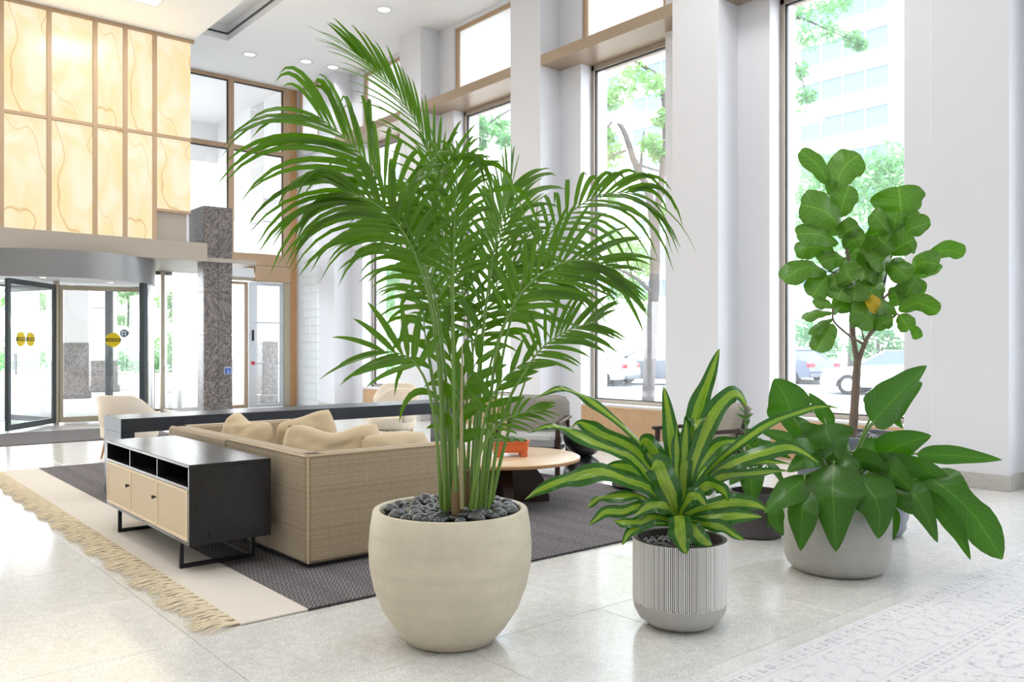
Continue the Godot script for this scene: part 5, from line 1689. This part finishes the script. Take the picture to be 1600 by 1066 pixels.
func philodendron() -> void:
	var d0 := 5.3
	var c := px(1307, 543, d0)
	c.y = 0
	var pot := thing("planter", "plain grey cement planter overhung by big philodendron leaves", "planter", c)
	var st := mb()
	lathe(st, [Vector2(0.0, 0.0), Vector2(0.235, 0.0), Vector2(0.265, 0.008), Vector2(0.298, 0.04), Vector2(0.318, 0.09), Vector2(0.325, 0.16), Vector2(0.326, 0.52), Vector2(0.318, 0.53), Vector2(0.30, 0.53), Vector2(0.296, 0.52), Vector2(0.296, 0.42)], 64)
	made("bowl", st, M.grey_cement, pot)
	st = mb()
	lathe(st, [Vector2(0.297, 0.47), Vector2(0.0, 0.48)], 32)
	made("soil", st, M.soil, pot)
	var p := thing("philodendron", "broad leaved philodendron spilling over the grey cement planter", "plant", Vector3(c.x, 0.475, c.z))
	# midrib base .. tip, width px, tilt, tone 0 mid 1 dark 2 light, outline
	var lv := [
		[[1240, 652, 0.05, 1228, 622, 0.02, 1210, 592, 0.0], 62, 8, 0, 0], [[1290, 662, -0.05, 1296, 688, -0.1, 1312, 720, -0.16], 68, -6, 0, 0],
		[[1364, 660, -0.1, 1404, 616, -0.06, 1448, 572, 0.0], 50, 38, 2, 0], [[1366, 648, 0.1, 1400, 618, 0.14, 1441, 598, 0.16], 56, -10, 1, 0],
		[[1374, 714, -0.1, 1412, 694, -0.2, 1455, 681, -0.24], 44, 15, 0, 0], [[1432, 710, 0.0, 1490, 712, 0.0, 1566, 719, 0.0], 27, 14, 0, 1],
		[[1366, 664, 0.1, 1392, 653, 0.14, 1411, 670, 0.16], 15, 25, 1, 1], [[1303, 726, -0.22, 1301, 765, -0.4, 1303, 800, -0.44, 1306, 862, -0.44], 76, 4, 1, 0],
		[[1338, 742, -0.24, 1362, 770, -0.4, 1374, 800, -0.44, 1373, 842, -0.44], 66, -14, 0, 0], [[1258, 748, -0.24, 1254, 790, -0.38, 1252, 826, -0.4, 1251, 861, -0.4], 38, 12, 1, 1],
		[[1262, 744, -0.2, 1234, 766, -0.34, 1194, 802, -0.4], 38, 20, 1, 1], [[1218, 790, -0.1, 1212, 812, -0.12, 1224, 838, -0.14], 22, 10, 0, 1],
		[[1396, 752, -0.24, 1428, 772, -0.36, 1448, 806, -0.4, 1465, 848, -0.4], 38, -12, 0, 0], [[1430, 764, -0.2, 1466, 794, -0.3, 1496, 836, -0.34, 1516, 875, -0.36], 24, 40, 1, 1],
		[[1440, 742, -0.15, 1478, 764, -0.28, 1522, 806, -0.34, 1566, 874, -0.36], 60, -8, 0, 2], [[1428, 750, -0.1, 1472, 776, -0.16, 1500, 800, -0.2, 1511, 820, -0.22], 26, 20, 1, 1],
		[[1376, 724, -0.18, 1400, 742, -0.3, 1426, 768, -0.36], 36, 14, 0, 0], [[1392, 756, -0.24, 1408, 780, -0.34, 1425, 804, -0.38], 32, 8, 1, 0],
		[[1398, 792, -0.1, 1386, 830, -0.14, 1372, 870, -0.16], 24, 16, 1, 1], [[1272, 694, 0.05, 1248, 668, 0.1, 1216, 652, 0.12], 32, 12, 0, 1],
		[[1302, 666, 0.1, 1284, 640, 0.12, 1264, 614, 0.14], 22, 12, 1, 1], [[1282, 702, -0.1, 1256, 694, -0.2, 1226, 698, -0.24], 20, 24, 0, 1],
		[[1262, 702, 0.0, 1226, 684, -0.05, 1184, 672, -0.08], 19, 20, 1, 1], [[1392, 724, -0.12, 1442, 736, -0.2, 1488, 752, -0.24], 30, 20, 1, 1],
		[[1300, 706, 0.05, 1276, 680, 0.0, 1250, 662, -0.03], 34, 16, 0, 0], [[1330, 706, 0.0, 1312, 700, -0.1, 1286, 718, -0.18], 30, -16, 1, 0],
		[[1330, 716, -0.1, 1356, 720, -0.2, 1392, 738, -0.26], 28, 20, 1, 1], [[1280, 714, -0.1, 1258, 718, -0.2, 1230, 738, -0.26], 30, 14, 1, 0],
		[[1316, 710, -0.12, 1322, 732, -0.26, 1318, 764, -0.34], 36, 6, 1, 0], [[1340, 704, 0.15, 1372, 700, 0.22, 1410, 712, 0.26], 30, 10, 1, 0],
		[[1290, 700, 0.15, 1268, 688, 0.22, 1236, 700, 0.26], 30, 10, 1, 0], [[1350, 730, -0.15, 1400, 726, -0.22, 1446, 742, -0.26], 30, 24, 1, 1],
	]
	var root := px(1312, 745, d0)
	for l in lv:
		var q: Array = l[0]
		leaf_from("leaf", q, l[1] * 1.14, l[2], M.philodendron, p, d0, [CORDATE, OVATE, WAVY][l[4]], 0.20, 0.07, 0.1, 16)
		var b := px(q[0], q[1], d0 + q[2])
		var n := px(q[3], q[4], d0 + q[5])
		var dir := (b - n).normalized()
		var foot := root + Vector3((b.x - root.x) * 0.18, -0.06, (b.z - root.z) * 0.18)
		st = mb()
		var pts := smooth([foot, foot.lerp(b, 0.5) + Vector3(0, 0.06, 0), b + dir * 0.03, b.lerp(n, 0.06)], 10)
		tube(st, pts, [0.010, 0.0095, 0.009, 0.0085, 0.008, 0.0075, 0.007, 0.0065, 0.006, 0.005, 0.004], 7)
		made("petiole", st, M.petiole, p, -p.position)
	st = mb()
	tube(st, [root + Vector3(0, -0.14, 0), root + Vector3(0.01, -0.06, 0), root], [0.035, 0.032, 0.02], 10)
	made("stem", st, M.petiole, p, -p.position)

func zz_plant() -> void:
	var d0 := 6.25
	var c := px(1181, 543, d0)
	c.y = 0
	var pot := thing("planter", "low dark brown planter behind the striped planter", "planter", c)
	var st := mb()
	lathe(st, [Vector2(0.0, 0.0), Vector2(0.165, 0.0), Vector2(0.185, 0.012), Vector2(0.198, 0.06), Vector2(0.198, 0.33), Vector2(0.192, 0.336), Vector2(0.178, 0.334), Vector2(0.176, 0.26)], 48)
	made("bowl", st, M.dark_pot, pot)
	st = mb()
	lathe(st, [Vector2(0.177, 0.29), Vector2(0.0, 0.295)], 28)
	made("soil", st, M.soil, pot)
	var p := thing("leafy_plant", "dark green plant with an upright leafy spike in the dark brown planter", "plant", Vector3(c.x, 0.295, c.z))
	for l in [[[1165, 775, 0.0, 1166, 720, 0.0, 1164, 640, 0.0], 13], [[1176, 775, 0.05, 1180, 720, 0.08, 1172, 672, 0.1], 9]]:
		var pts := smooth(track(l[0], d0), 16)
		st = mb()
		tube(st, pts, [0.010, 0.010, 0.009, 0.009, 0.008, 0.008, 0.007, 0.007, 0.006, 0.006, 0.005, 0.005, 0.004, 0.004, 0.003, 0.003, 0.002], 7)
		made("stem", st, M.petiole, p, -p.position)
		for i in l[1]:
			for s in [-1, 1]:
				var k := 5 + int(i * 11.0 / l[1])
				var b: Vector3 = pts[k]
				var dir: Vector3 = (vr * s * (0.8 + 0.2 * sin(i * 2.4)) + Vector3(0, 0.55 + 0.02 * i, 0) + vf * sin(i * 1.9 + s) * 0.7).normalized()
				var q := []
				for g in 7: q.append(b + dir * 0.085 * (g / 6.0) + Vector3(0, -0.01, 0) * pow(g / 6.0, 2.0))
				st = mb()
				blade(st, q, dir.cross(Vector3.UP).normalized().rotated(dir, 0.5 * s), 0.032, OVATE, 0.2)
				made("leaf", st, M.philodendron, p, -p.position)
	for l in [[[1180, 770, 0.0, 1150, 716, -0.1, 1128, 700, -0.16, 1102, 712, -0.2], 26, 15, 0], [[1182, 770, 0.0, 1186, 712, 0.0, 1200, 698, 0.02, 1236, 716, 0.04], 26, -10, 0], [[1176, 770, 0.0, 1150, 726, -0.15, 1132, 716, -0.2, 1096, 726, -0.24], 22, 20, 1], [[1184, 770, 0.0, 1176, 738, -0.16, 1174, 746, -0.22, 1176, 790, -0.26], 38, 6, 1], [[1184, 770, 0.0, 1196, 730, -0.08, 1210, 730, -0.12, 1228, 760, -0.16], 26, -12, 1], [[1180, 770, 0.0, 1168, 714, 0.1, 1176, 694, 0.14, 1206, 700, 0.18], 24, 16, 0], [[1178, 770, 0.0, 1166, 745, -0.12, 1154, 740, -0.18, 1140, 758, -0.2], 24, 10, 1], [[1186, 775, 0.0, 1200, 780, -0.18, 1206, 795, -0.22, 1200, 826, -0.24], 18, 6, 1]]:
		var pts := smooth(track(l[0], d0), 20)
		st = mb()
		tube(st, pts.slice(0, 10), [0.006, 0.006, 0.0055, 0.005, 0.005, 0.0045, 0.004, 0.004, 0.0035, 0.003], 6)
		made("petiole", st, M.petiole, p, -p.position)
		st = mb()
		var bl := pts.slice(8)
		blade(st, bl, side_of([bl[0], bl[-1]], l[2]), l[1] * d0 / F, OVATE, 0.18, 0.05)
		made("leaf", st, M.philodendron, p, -p.position)

# ---------------------------------------------------------------- the street and the forecourt
func build_outside() -> void:
	mat("paving", Color(0.70, 0.69, 0.68), 0.9)
	mat("asphalt", Color(0.52, 0.53, 0.55), 0.95)
	mat("kerb", Color(0.72, 0.72, 0.72), 0.9)
	mat("pale_stone", Color(0.90, 0.88, 0.85), 0.8)
	mat("office_white", Color(0.93, 0.93, 0.93), 0.8)
	mat("office_glass", Color(0.36, 0.43, 0.52), 0.5)
	mat("office_mullion", Color(0.85, 0.87, 0.88), 0.6)
	mat("street_bark", Color(0.33, 0.31, 0.31), 0.95, 0.0, 0.1)
	for i in 3:
		var m := mat("street_leaf_%d" % i, [Color(0.27, 0.45, 0.29), Color(0.31, 0.49, 0.27), Color(0.23, 0.40, 0.27)][i], 0.6)
		m.backlight_enabled = true
		m.backlight = [Color(0.5, 0.7, 0.45), Color(0.55, 0.7, 0.4), Color(0.4, 0.6, 0.4)][i]
	var g := structure("ground")
	put("pavement", bx(Vector3(XO, -0.4, -110), Vector3(19.0, -0.06, 40)), M.paving, g)
	put("forecourt", bx(Vector3(-60, -0.4, -70), Vector3(XO, -0.02, ZF - 0.15)), M.paving, g)
	put("roadway", bx(Vector3(19.0, -0.4, -110), Vector3(33.0, -0.15, 40)), M.asphalt, g)
	put("kerb_stone", bx(Vector3(18.8, -0.4, -110), Vector3(19.05, -0.03, 40)), M.kerb, g)
	put("far_pavement", bx(Vector3(33.0, -0.4, -110), Vector3(120, -0.02, 40)), M.paving, g)
	put("kerb_stone", bx(Vector3(32.9, -0.4, -110), Vector3(33.15, 0.0, 40)), M.kerb, g)
	porch()
	office()
	street_trees()
	var sv := Color(0.80, 0.82, 0.85)
	car("silver parked saloon car with red tail light seen through the window past the dracaena", on_floor(940, 604, -0.15), 0.38, sv)
	car("dark blue parked car behind the street tree trunk", on_floor(1052, 603, -0.15), 0.3, Color(0.24, 0.28, 0.34))
	car("dark grey parked car with red tail lights seen left of the fig trunk", on_floor(1238, 600, -0.15), -0.25, Color(0.34, 0.37, 0.44))
	car("light grey parked car behind the upright philodendron leaf", on_floor(1470, 622, -0.15), 0.2, Color(0.72, 0.75, 0.79))

func porch() -> void:
	var pr := structure("porch_roof")
	put("roof_slab", bx(Vector3(-12, 7.7, -29), Vector3(9.9, 8.3, ZF - 0.2)), M.office_white, pr)
	put("beam", bx(Vector3(-12, 6.6, -24.3), Vector3(9.9, 7.7, -23.5)), M.office_white, pr)
	put("beam", bx(Vector3(8.9, 5.2, -29), Vector3(9.9, 7.7, ZF - 0.2)), M.office_white, pr)
	put("beam", bx(Vector3(3.9, 6.9, -29), Vector3(4.6, 7.7, ZF - 0.2)), M.office_white, pr)
	# columns with granite feet
	for q in [[115, 622, 0.33, 1.55, "broad white column with a granite foot seen through the revolving door"], [158, 612, 0.40, 1.0, "white wall pier with a low granite foot behind the yellow door sticker"], [424, 628, 0.42, 1.57, "white column with a granite foot seen through the swing door"]]:
		var p := on_floor(q[0], q[1], -0.02)
		var t := thing("porch_column", q[4], "column", Vector3(p.x, -0.02, p.z), 0, "columns of the entrance porch")
		var w: float = q[2]
		put("granite_foot", bx(Vector3(-w, 0, -w), Vector3(w, q[3], w), 0.02), M.dark_granite, t)
		put("plinth", bx(Vector3(-w - 0.05, 0, -w - 0.05), Vector3(w + 0.05, 0.22, w + 0.05), 0.02), M.dark_granite, t)
		for k in 4:
			var y0: float = q[3] + (7.7 - q[3]) * k / 4.0
			var y1: float = q[3] + (7.7 - q[3]) * (k + 1) / 4.0 - 0.012
			put("cladding_panel", bx(Vector3(-w + 0.02, y0, -w + 0.02), Vector3(w - 0.02, y1, w - 0.02), 0.006), mat("column_cladding", Color(0.80, 0.79, 0.78), 0.8), t)
	# low planter walls and hedges further out
	for q in [[40, 606, 1.6, "low pale planter wall seen through the left leaf of the revolving door"], [206, 608, 1.0, "low pale planter wall seen through the right side of the revolving door"], [262, 612, 0.9, "low pale planter wall seen through the glass beside the pillar"]]:
		var p := on_floor(q[0], q[1], -0.02)
		var t := thing("planter_wall", q[3], "planter", Vector3(p.x, -0.02, p.z), 0, "planter walls on the forecourt")
		put("wall", bx(Vector3(-q[2], 0, -0.5), Vector3(q[2], 0.55, 0.5), 0.02), M.pale_stone, t)
		put("coping", bx(Vector3(-q[2] - 0.04, 0.55, -0.54), Vector3(q[2] + 0.04, 0.62, 0.54), 0.015), M.pale_stone, t)
		var st := mb()
		leaf_cloud(st, [Vector3(-q[2] * 0.6, 0.9, 0), Vector3(0, 1.0, 0), Vector3(q[2] * 0.6, 0.9, 0)], [0.5, 0.55, 0.5], 700, 0.10, int(q[0]))
		tag(made("hedge", st, M.street_leaf_0, t), "", "", "", "stuff")

func leaf_cloud(st: SurfaceTool, cs: Array, rs: Array, n: int, size: float, sd: int) -> void:
	var r := RandomNumberGenerator.new()
	r.seed = sd
	st.set_smooth_group(-1)
	for i in n:
		var k := r.randi() % cs.size()
		var d: Vector3 = Vector3(r.randfn(), r.randfn() * 0.8, r.randfn()).normalized() * rs[k] * pow(r.randf(), 0.45)
		var p: Vector3 = cs[k] + d
		var a := Vector3(r.randfn(), r.randfn() * 0.6 - 0.5, r.randfn()).normalized()
		var b := a.cross(Vector3(r.randfn(), r.randfn(), r.randfn())).normalized()
		var s := size * r.randf_range(0.7, 1.4)
		for v in [p - a * s, p + b * s * 0.33, p + a * s, p - a * s, p + a * s, p - b * s * 0.33]:
			st.add_vertex(v)

func street_tree(lab: String, limbs: Array, d: float, clumps: Array, n: int, size: float, sd: int, tone: int) -> void:
	var f := px(limbs[0][0][0], limbs[0][0][1], d)
	var base := Vector3(f.x, -0.06, f.z)
	var t := thing("street_tree", lab, "tree", base, 0, "street trees outside the windows")
	for i in limbs.size():
		var st := mb()
		var l: Array = limbs[i]
		var pts := smooth(track(l[0], d), 14)
		if i == 0: pts.push_front(Vector3(pts[0].x, -0.07, pts[0].z))
		var rad := []
		for k in pts.size(): rad.append(lerpf(l[1], l[2], k / float(pts.size() - 1)))
		tube(st, pts, rad, 9)
		made("trunk" if i == 0 else "branch", st, M.street_bark, t, -base)
	var cs := []
	var rs := []
	for c in clumps:
		cs.append(px(c[0], c[1], d + c[3]))
		rs.append(c[2] * d / F)
	var st := mb()
	leaf_cloud(st, cs, rs, n, size, sd)
	tag(made("foliage", st, M["street_leaf_%d" % tone], t, -base), "", "", "", "stuff")

func street_trees() -> void:
	street_tree("street tree with a pale forked trunk seen past the silver car", [
		[[1012, 640, 0, 1016, 560, 0, 1021, 470, 0, 1024, 400, 0, 1023, 330, 0], 0.13, 0.09],
		[[1023, 370, 0, 1013, 299, 0, 992, 255, 0, 978, 212, 0, 961, 185, 0, 936, 176, 0.2, 900, 170, 0.3], 0.085, 0.02],
		[[1024, 350, 0, 1034, 280, 0.1, 1040, 200, 0.2, 1032, 128, 0.2, 1011, 107, 0.2, 985, 92, 0.2], 0.08, 0.025],
		[[1021, 460, 0, 995, 436, -0.3, 965, 420, -0.5, 950, 412, -0.6], 0.045, 0.015],
		[[992, 255, 0, 1012, 262, -0.3, 1032, 268, -0.5], 0.03, 0.012],
		[[961, 185, 0, 945, 205, -0.2, 936, 230, -0.3], 0.025, 0.01],
		[[978, 235, 0, 955, 245, -0.3, 938, 262, -0.4], 0.022, 0.008],
		[[1000, 275, 0, 1003, 235, 0.3, 1006, 205, 0.4], 0.03, 0.012]],
		16.5, [[970, 140, 26, 0], [990, 115, 26, 0.3], [950, 165, 22, 0.3], [1025, 130, 24, 0], [1035, 185, 18, 0], [945, 215, 18, 0], [955, 240, 22, 0.2], [1015, 225, 20, 0], [1030, 240, 16, 0.2], [940, 370, 26, -0.3], [955, 400, 30, 0.3], [985, 390, 26, -0.3], [975, 440, 30, 0], [1005, 415, 22, 0.4], [950, 460, 26, 0.2], [1000, 470, 26, 0.4], [945, 310, 16, 0], [1030, 330, 18, 0.3]], 3000, 0.075, 61, 1)
	street_tree("street tree whose leafy crown fills the top of the window behind the palm", [
		[[700, 600, 0, 702, 450, 0, 708, 320, 0, 722, 240, 0], 0.13, 0.08],
		[[722, 240, 0, 750, 205, 0, 775, 185, 0.2, 800, 170, 0.3], 0.05, 0.015]],
		21.0, [[745, 190, 18, 0], [760, 205, 18, 0], [780, 195, 20, 0.4], [790, 220, 16, 0], [748, 225, 14, 0.2], [600, 470, 22, 0], [602, 560, 20, 0.3], [612, 430, 16, 0.3]], 1500, 0.085, 62, 0)
	street_tree("street tree with thin hanging twigs in the window behind the fig", [
		[[1186, 640, 0, 1184, 450, 0, 1180, 250, 0, 1190, 60, 0], 0.15, 0.09],
		[[1190, 60, 0, 1240, 28, 0, 1290, 45, 0.2, 1330, 62, 0.3], 0.03, 0.008],
		[[1188, 100, 0, 1235, 90, 0, 1255, 130, 0, 1262, 170, 0.1], 0.022, 0.006]],
		15.5, [[1250, 20, 22, 0], [1290, 15, 24, 0], [1300, 50, 20, 0.2], [1330, 60, 16, 0.3], [1345, 70, 12, 0.2], [1262, 60, 22, 0], [1250, 110, 16, 0], [1260, 150, 16, 0], [1248, 185, 13, 0], [1312, 5, 22, 0.2]], 1700, 0.06, 63, 0)
	# trees across the street and on the forecourt
	street_tree("broad pale green tree across the street behind the fig crown", [
		[[1330, 575, 0, 1332, 480, 0, 1328, 400, 0], 0.25, 0.12]],
		52.0, [[1260, 300, 60, 0], [1300, 330, 60, 0], [1350, 290, 58, 1], [1400, 300, 60, 0], [1420, 360, 60, 0], [1330, 380, 60, 1], [1260, 390, 50, 0], [1300, 270, 40, 0], [1390, 260, 40, 0]], 6000, 0.22, 64, 0)
	street_tree("round pale green shrub tree across the street below the fig crown", [
		[[1372, 580, 0, 1372, 560, 0, 1372, 530, 0], 0.15, 0.10]],
		50.0, [[1372, 520, 26, 0], [1345, 545, 22, 0], [1400, 548, 22, 0], [1260, 520, 26, 0], [1290, 540, 26, 0]], 1500, 0.20, 65, 2)
	street_tree("leafy tree on the forecourt seen through the left leaf of the revolving door", [
		[[22, 600, 0, 24, 540, 0, 26, 480, 0], 0.12, 0.07]],
		32.0, [[20, 470, 22, 0], [40, 490, 22, 0], [60, 470, 20, 0], [30, 530, 20, 0], [45, 560, 24, 0], [15, 560, 20, 0]], 2400, 0.10, 66, 1)
	street_tree("slim forecourt tree seen through the right side of the revolving door", [
		[[205, 600, 0, 205, 540, 0, 202, 480, 0, 198, 440, 0], 0.12, 0.06]],
		34.0, [[190, 455, 18, 0], [208, 470, 20, 0], [222, 460, 16, 0], [195, 500, 14, 0]], 1200, 0.10, 67, 1)
	street_tree("leafy tree on the forecourt seen through the glass next to the granite pillar", [
		[[276, 600, 0, 276, 540, 0, 274, 470, 0], 0.12, 0.07]],
		33.0, [[262, 470, 20, 0], [282, 490, 22, 0], [302, 470, 20, 0], [260, 540, 22, 0], [285, 560, 24, 0], [306, 540, 20, 0]], 2600, 0.10, 68, 1)
	street_tree("distant leafy tree on the pavement beyond the cream lounge chairs", [
		[[598, 560, 0, 598, 500, 0, 600, 450, 0], 0.16, 0.08]],
		40.0, [[595, 450, 24, 0], [612, 480, 24, 0], [600, 520, 22, 0], [618, 440, 20, 0]], 1500, 0.13, 69, 1)

func office() -> void:
	var t := thing("office_building", "white office block with long bands of windows across the street", "building", Vector3(75, -0.02, -45))
	put("wall", bx(Vector3(0.4, 0, -75), Vector3(14, 52, 60)), M.office_white, t)
	var pane := bx(Vector3(0, 0, 0), Vector3(0.05, 1.9, 2.15))
	var st := mb()
	for k in 5:
		box2(st, Vector3(-0.06, 0, k * 2.2 - 0.06), Vector3(0.06, 1.9, k * 2.2 + 0.06))
	box2(st, Vector3(-0.06, 1.9, -0.1), Vector3(0.1, 2.0, 8.9))
	box2(st, Vector3(-0.06, -0.1, -0.1), Vector3(0.1, 0.0, 8.9))
	var frame := done(st)
	for f in range(2, 13):
		put("spandrel", bx(Vector3(0, f * 3.6 + 2.05, -75), Vector3(0.42, f * 3.6 + 3.5, 60)), M.office_white, t)
		for b in range(-6, 5):
			var w := put("window", frame, M.office_mullion, t, Vector3(0.2, f * 3.6 + 0.1, b * 11.0))
			for k in 4:
				put("pane", pane, M.office_glass, w, Vector3(0.02, 0, k * 2.2 + 0.03))
	var r := thing("stone_house", "pale stone house with arched windows down the street", "building", Vector3(60, -0.02, -105))
	put("wall", bx(Vector3(0, 0, -20), Vector3(12, 34, 20)), M.office_white, r)
	for f in 6:
		for b in 6:
			var o := PackedVector2Array([Vector2(-0.8, 0), Vector2(0.8, 0), Vector2(0.8, 2.4), Vector2(0.6, 2.9), Vector2(0.0, 3.15), Vector2(-0.6, 2.9), Vector2(-0.8, 2.4)])
			st = mb()
			slab(st, o, Vector3(-17.0 + b * 6.5 - 0.0, 2.0 + f * 5.2, 0), Vector3.RIGHT, Vector3.UP, 0.1)
			var m := made("window", st, M.office_glass, r)
			m.rotation.y = PI / 2
			m.position = Vector3(-0.08, 0, 0)

func car(lab: String, wheel: Vector3, turn: float, paint: Color) -> void:
	# local +Z is the rear, -X the side towards the lobby; the near rear wheel stands at «wheel»
	var t := thing("parked_car", lab, "car", Vector3(wheel.x, -0.15, wheel.z), turn, "cars parked in the street")
	t.position += t.basis * Vector3(0.85, 0, -1.35)
	var pm := StandardMaterial3D.new()
	pm.resource_name = "car_paint"
	pm.albedo_color = paint
	pm.roughness = 0.25
	pm.metallic = 0.2
	pm.cull_mode = BaseMaterial3D.CULL_DISABLED
	var o := PackedVector2Array([Vector2(2.30, 0.30), Vector2(2.36, 0.55), Vector2(2.30, 0.88), Vector2(2.10, 1.0), Vector2(1.2, 1.02), Vector2(-0.9, 0.98), Vector2(-1.9, 0.86), Vector2(-2.25, 0.70), Vector2(-2.32, 0.42), Vector2(-2.25, 0.26)])
	# wheel arches
	for c in [-1.40, 1.35]:
		for i in 7:
			var a := PI * i / 6.0
			o.append(Vector2(c - 0.40 * cos(a), 0.26 + 0.38 * sin(a)))
	var st := mb()
	slab(st, o, Vector3(-0.88, 0, 0), Vector3(0, 0, 1), Vector3.UP, -1.76)
	made("body", st, pm, t)
	# cabin: glass below, painted roof above
	st = mb()
	var low := [Vector3(-0.80, 0.97, 1.85), Vector3(0.80, 0.97, 1.85), Vector3(0.80, 0.97, -1.15), Vector3(-0.80, 0.97, -1.15)]
	var top := [Vector3(-0.60, 1.42, 1.15), Vector3(0.60, 1.42, 1.15), Vector3(0.60, 1.42, -0.35), Vector3(-0.60, 1.42, -0.35)]
	for k in 4:
		quad(st, low[k], low[(k + 1) % 4], top[(k + 1) % 4], top[k], Vector3(0, 1.1, 0))
	made("cabin_glass", st, mat("car_glass", Color(0.30, 0.36, 0.42), 0.12), t)
	st = mb()
	box(st, Vector3(0, 1.44, 0.4), Vector3(1.22, 0.05, 1.55), 0.02)
	for k in 4:
		tube(st, [low[k], top[k]], [0.05, 0.04], 6)
	made("roof", st, pm, t)
	for s in [-1, 1]:
		for z in [-1.40, 1.35]:
			st = mb()
			tube(st, [Vector3(s * 0.66, 0.33, z), Vector3(s * 0.89, 0.33, z)], [0.33], 22)
			var w := made("wheel", st, mat("tyre", Color(0.12, 0.12, 0.13), 0.8), t)
			st = mb()
			tube(st, [Vector3(s * 0.88, 0.33, z), Vector3(s * 0.90, 0.33, z)], [0.21], 18)
			made("hub", st, mat("alloy", Color(0.85, 0.86, 0.87), 0.3, 0.6), w)
		st = mb()
		box(st, Vector3(s * 0.72, 0.80, 2.27), Vector3(0.36, 0.16, 0.14), 0.02)
		made("tail_light", st, mat("tail_red", Color(0.85, 0.12, 0.16), 0.2), t)
	put("bumper", bx(Vector3(-0.86, 0.30, 2.28), Vector3(0.86, 0.46, 2.40), 0.03), mat("bumper_grey", Color(0.35, 0.37, 0.40), 0.6), t)
	put("number_plate", bx(Vector3(-0.26, 0.56, 2.34), Vector3(0.26, 0.68, 2.37)), M.office_white, t)
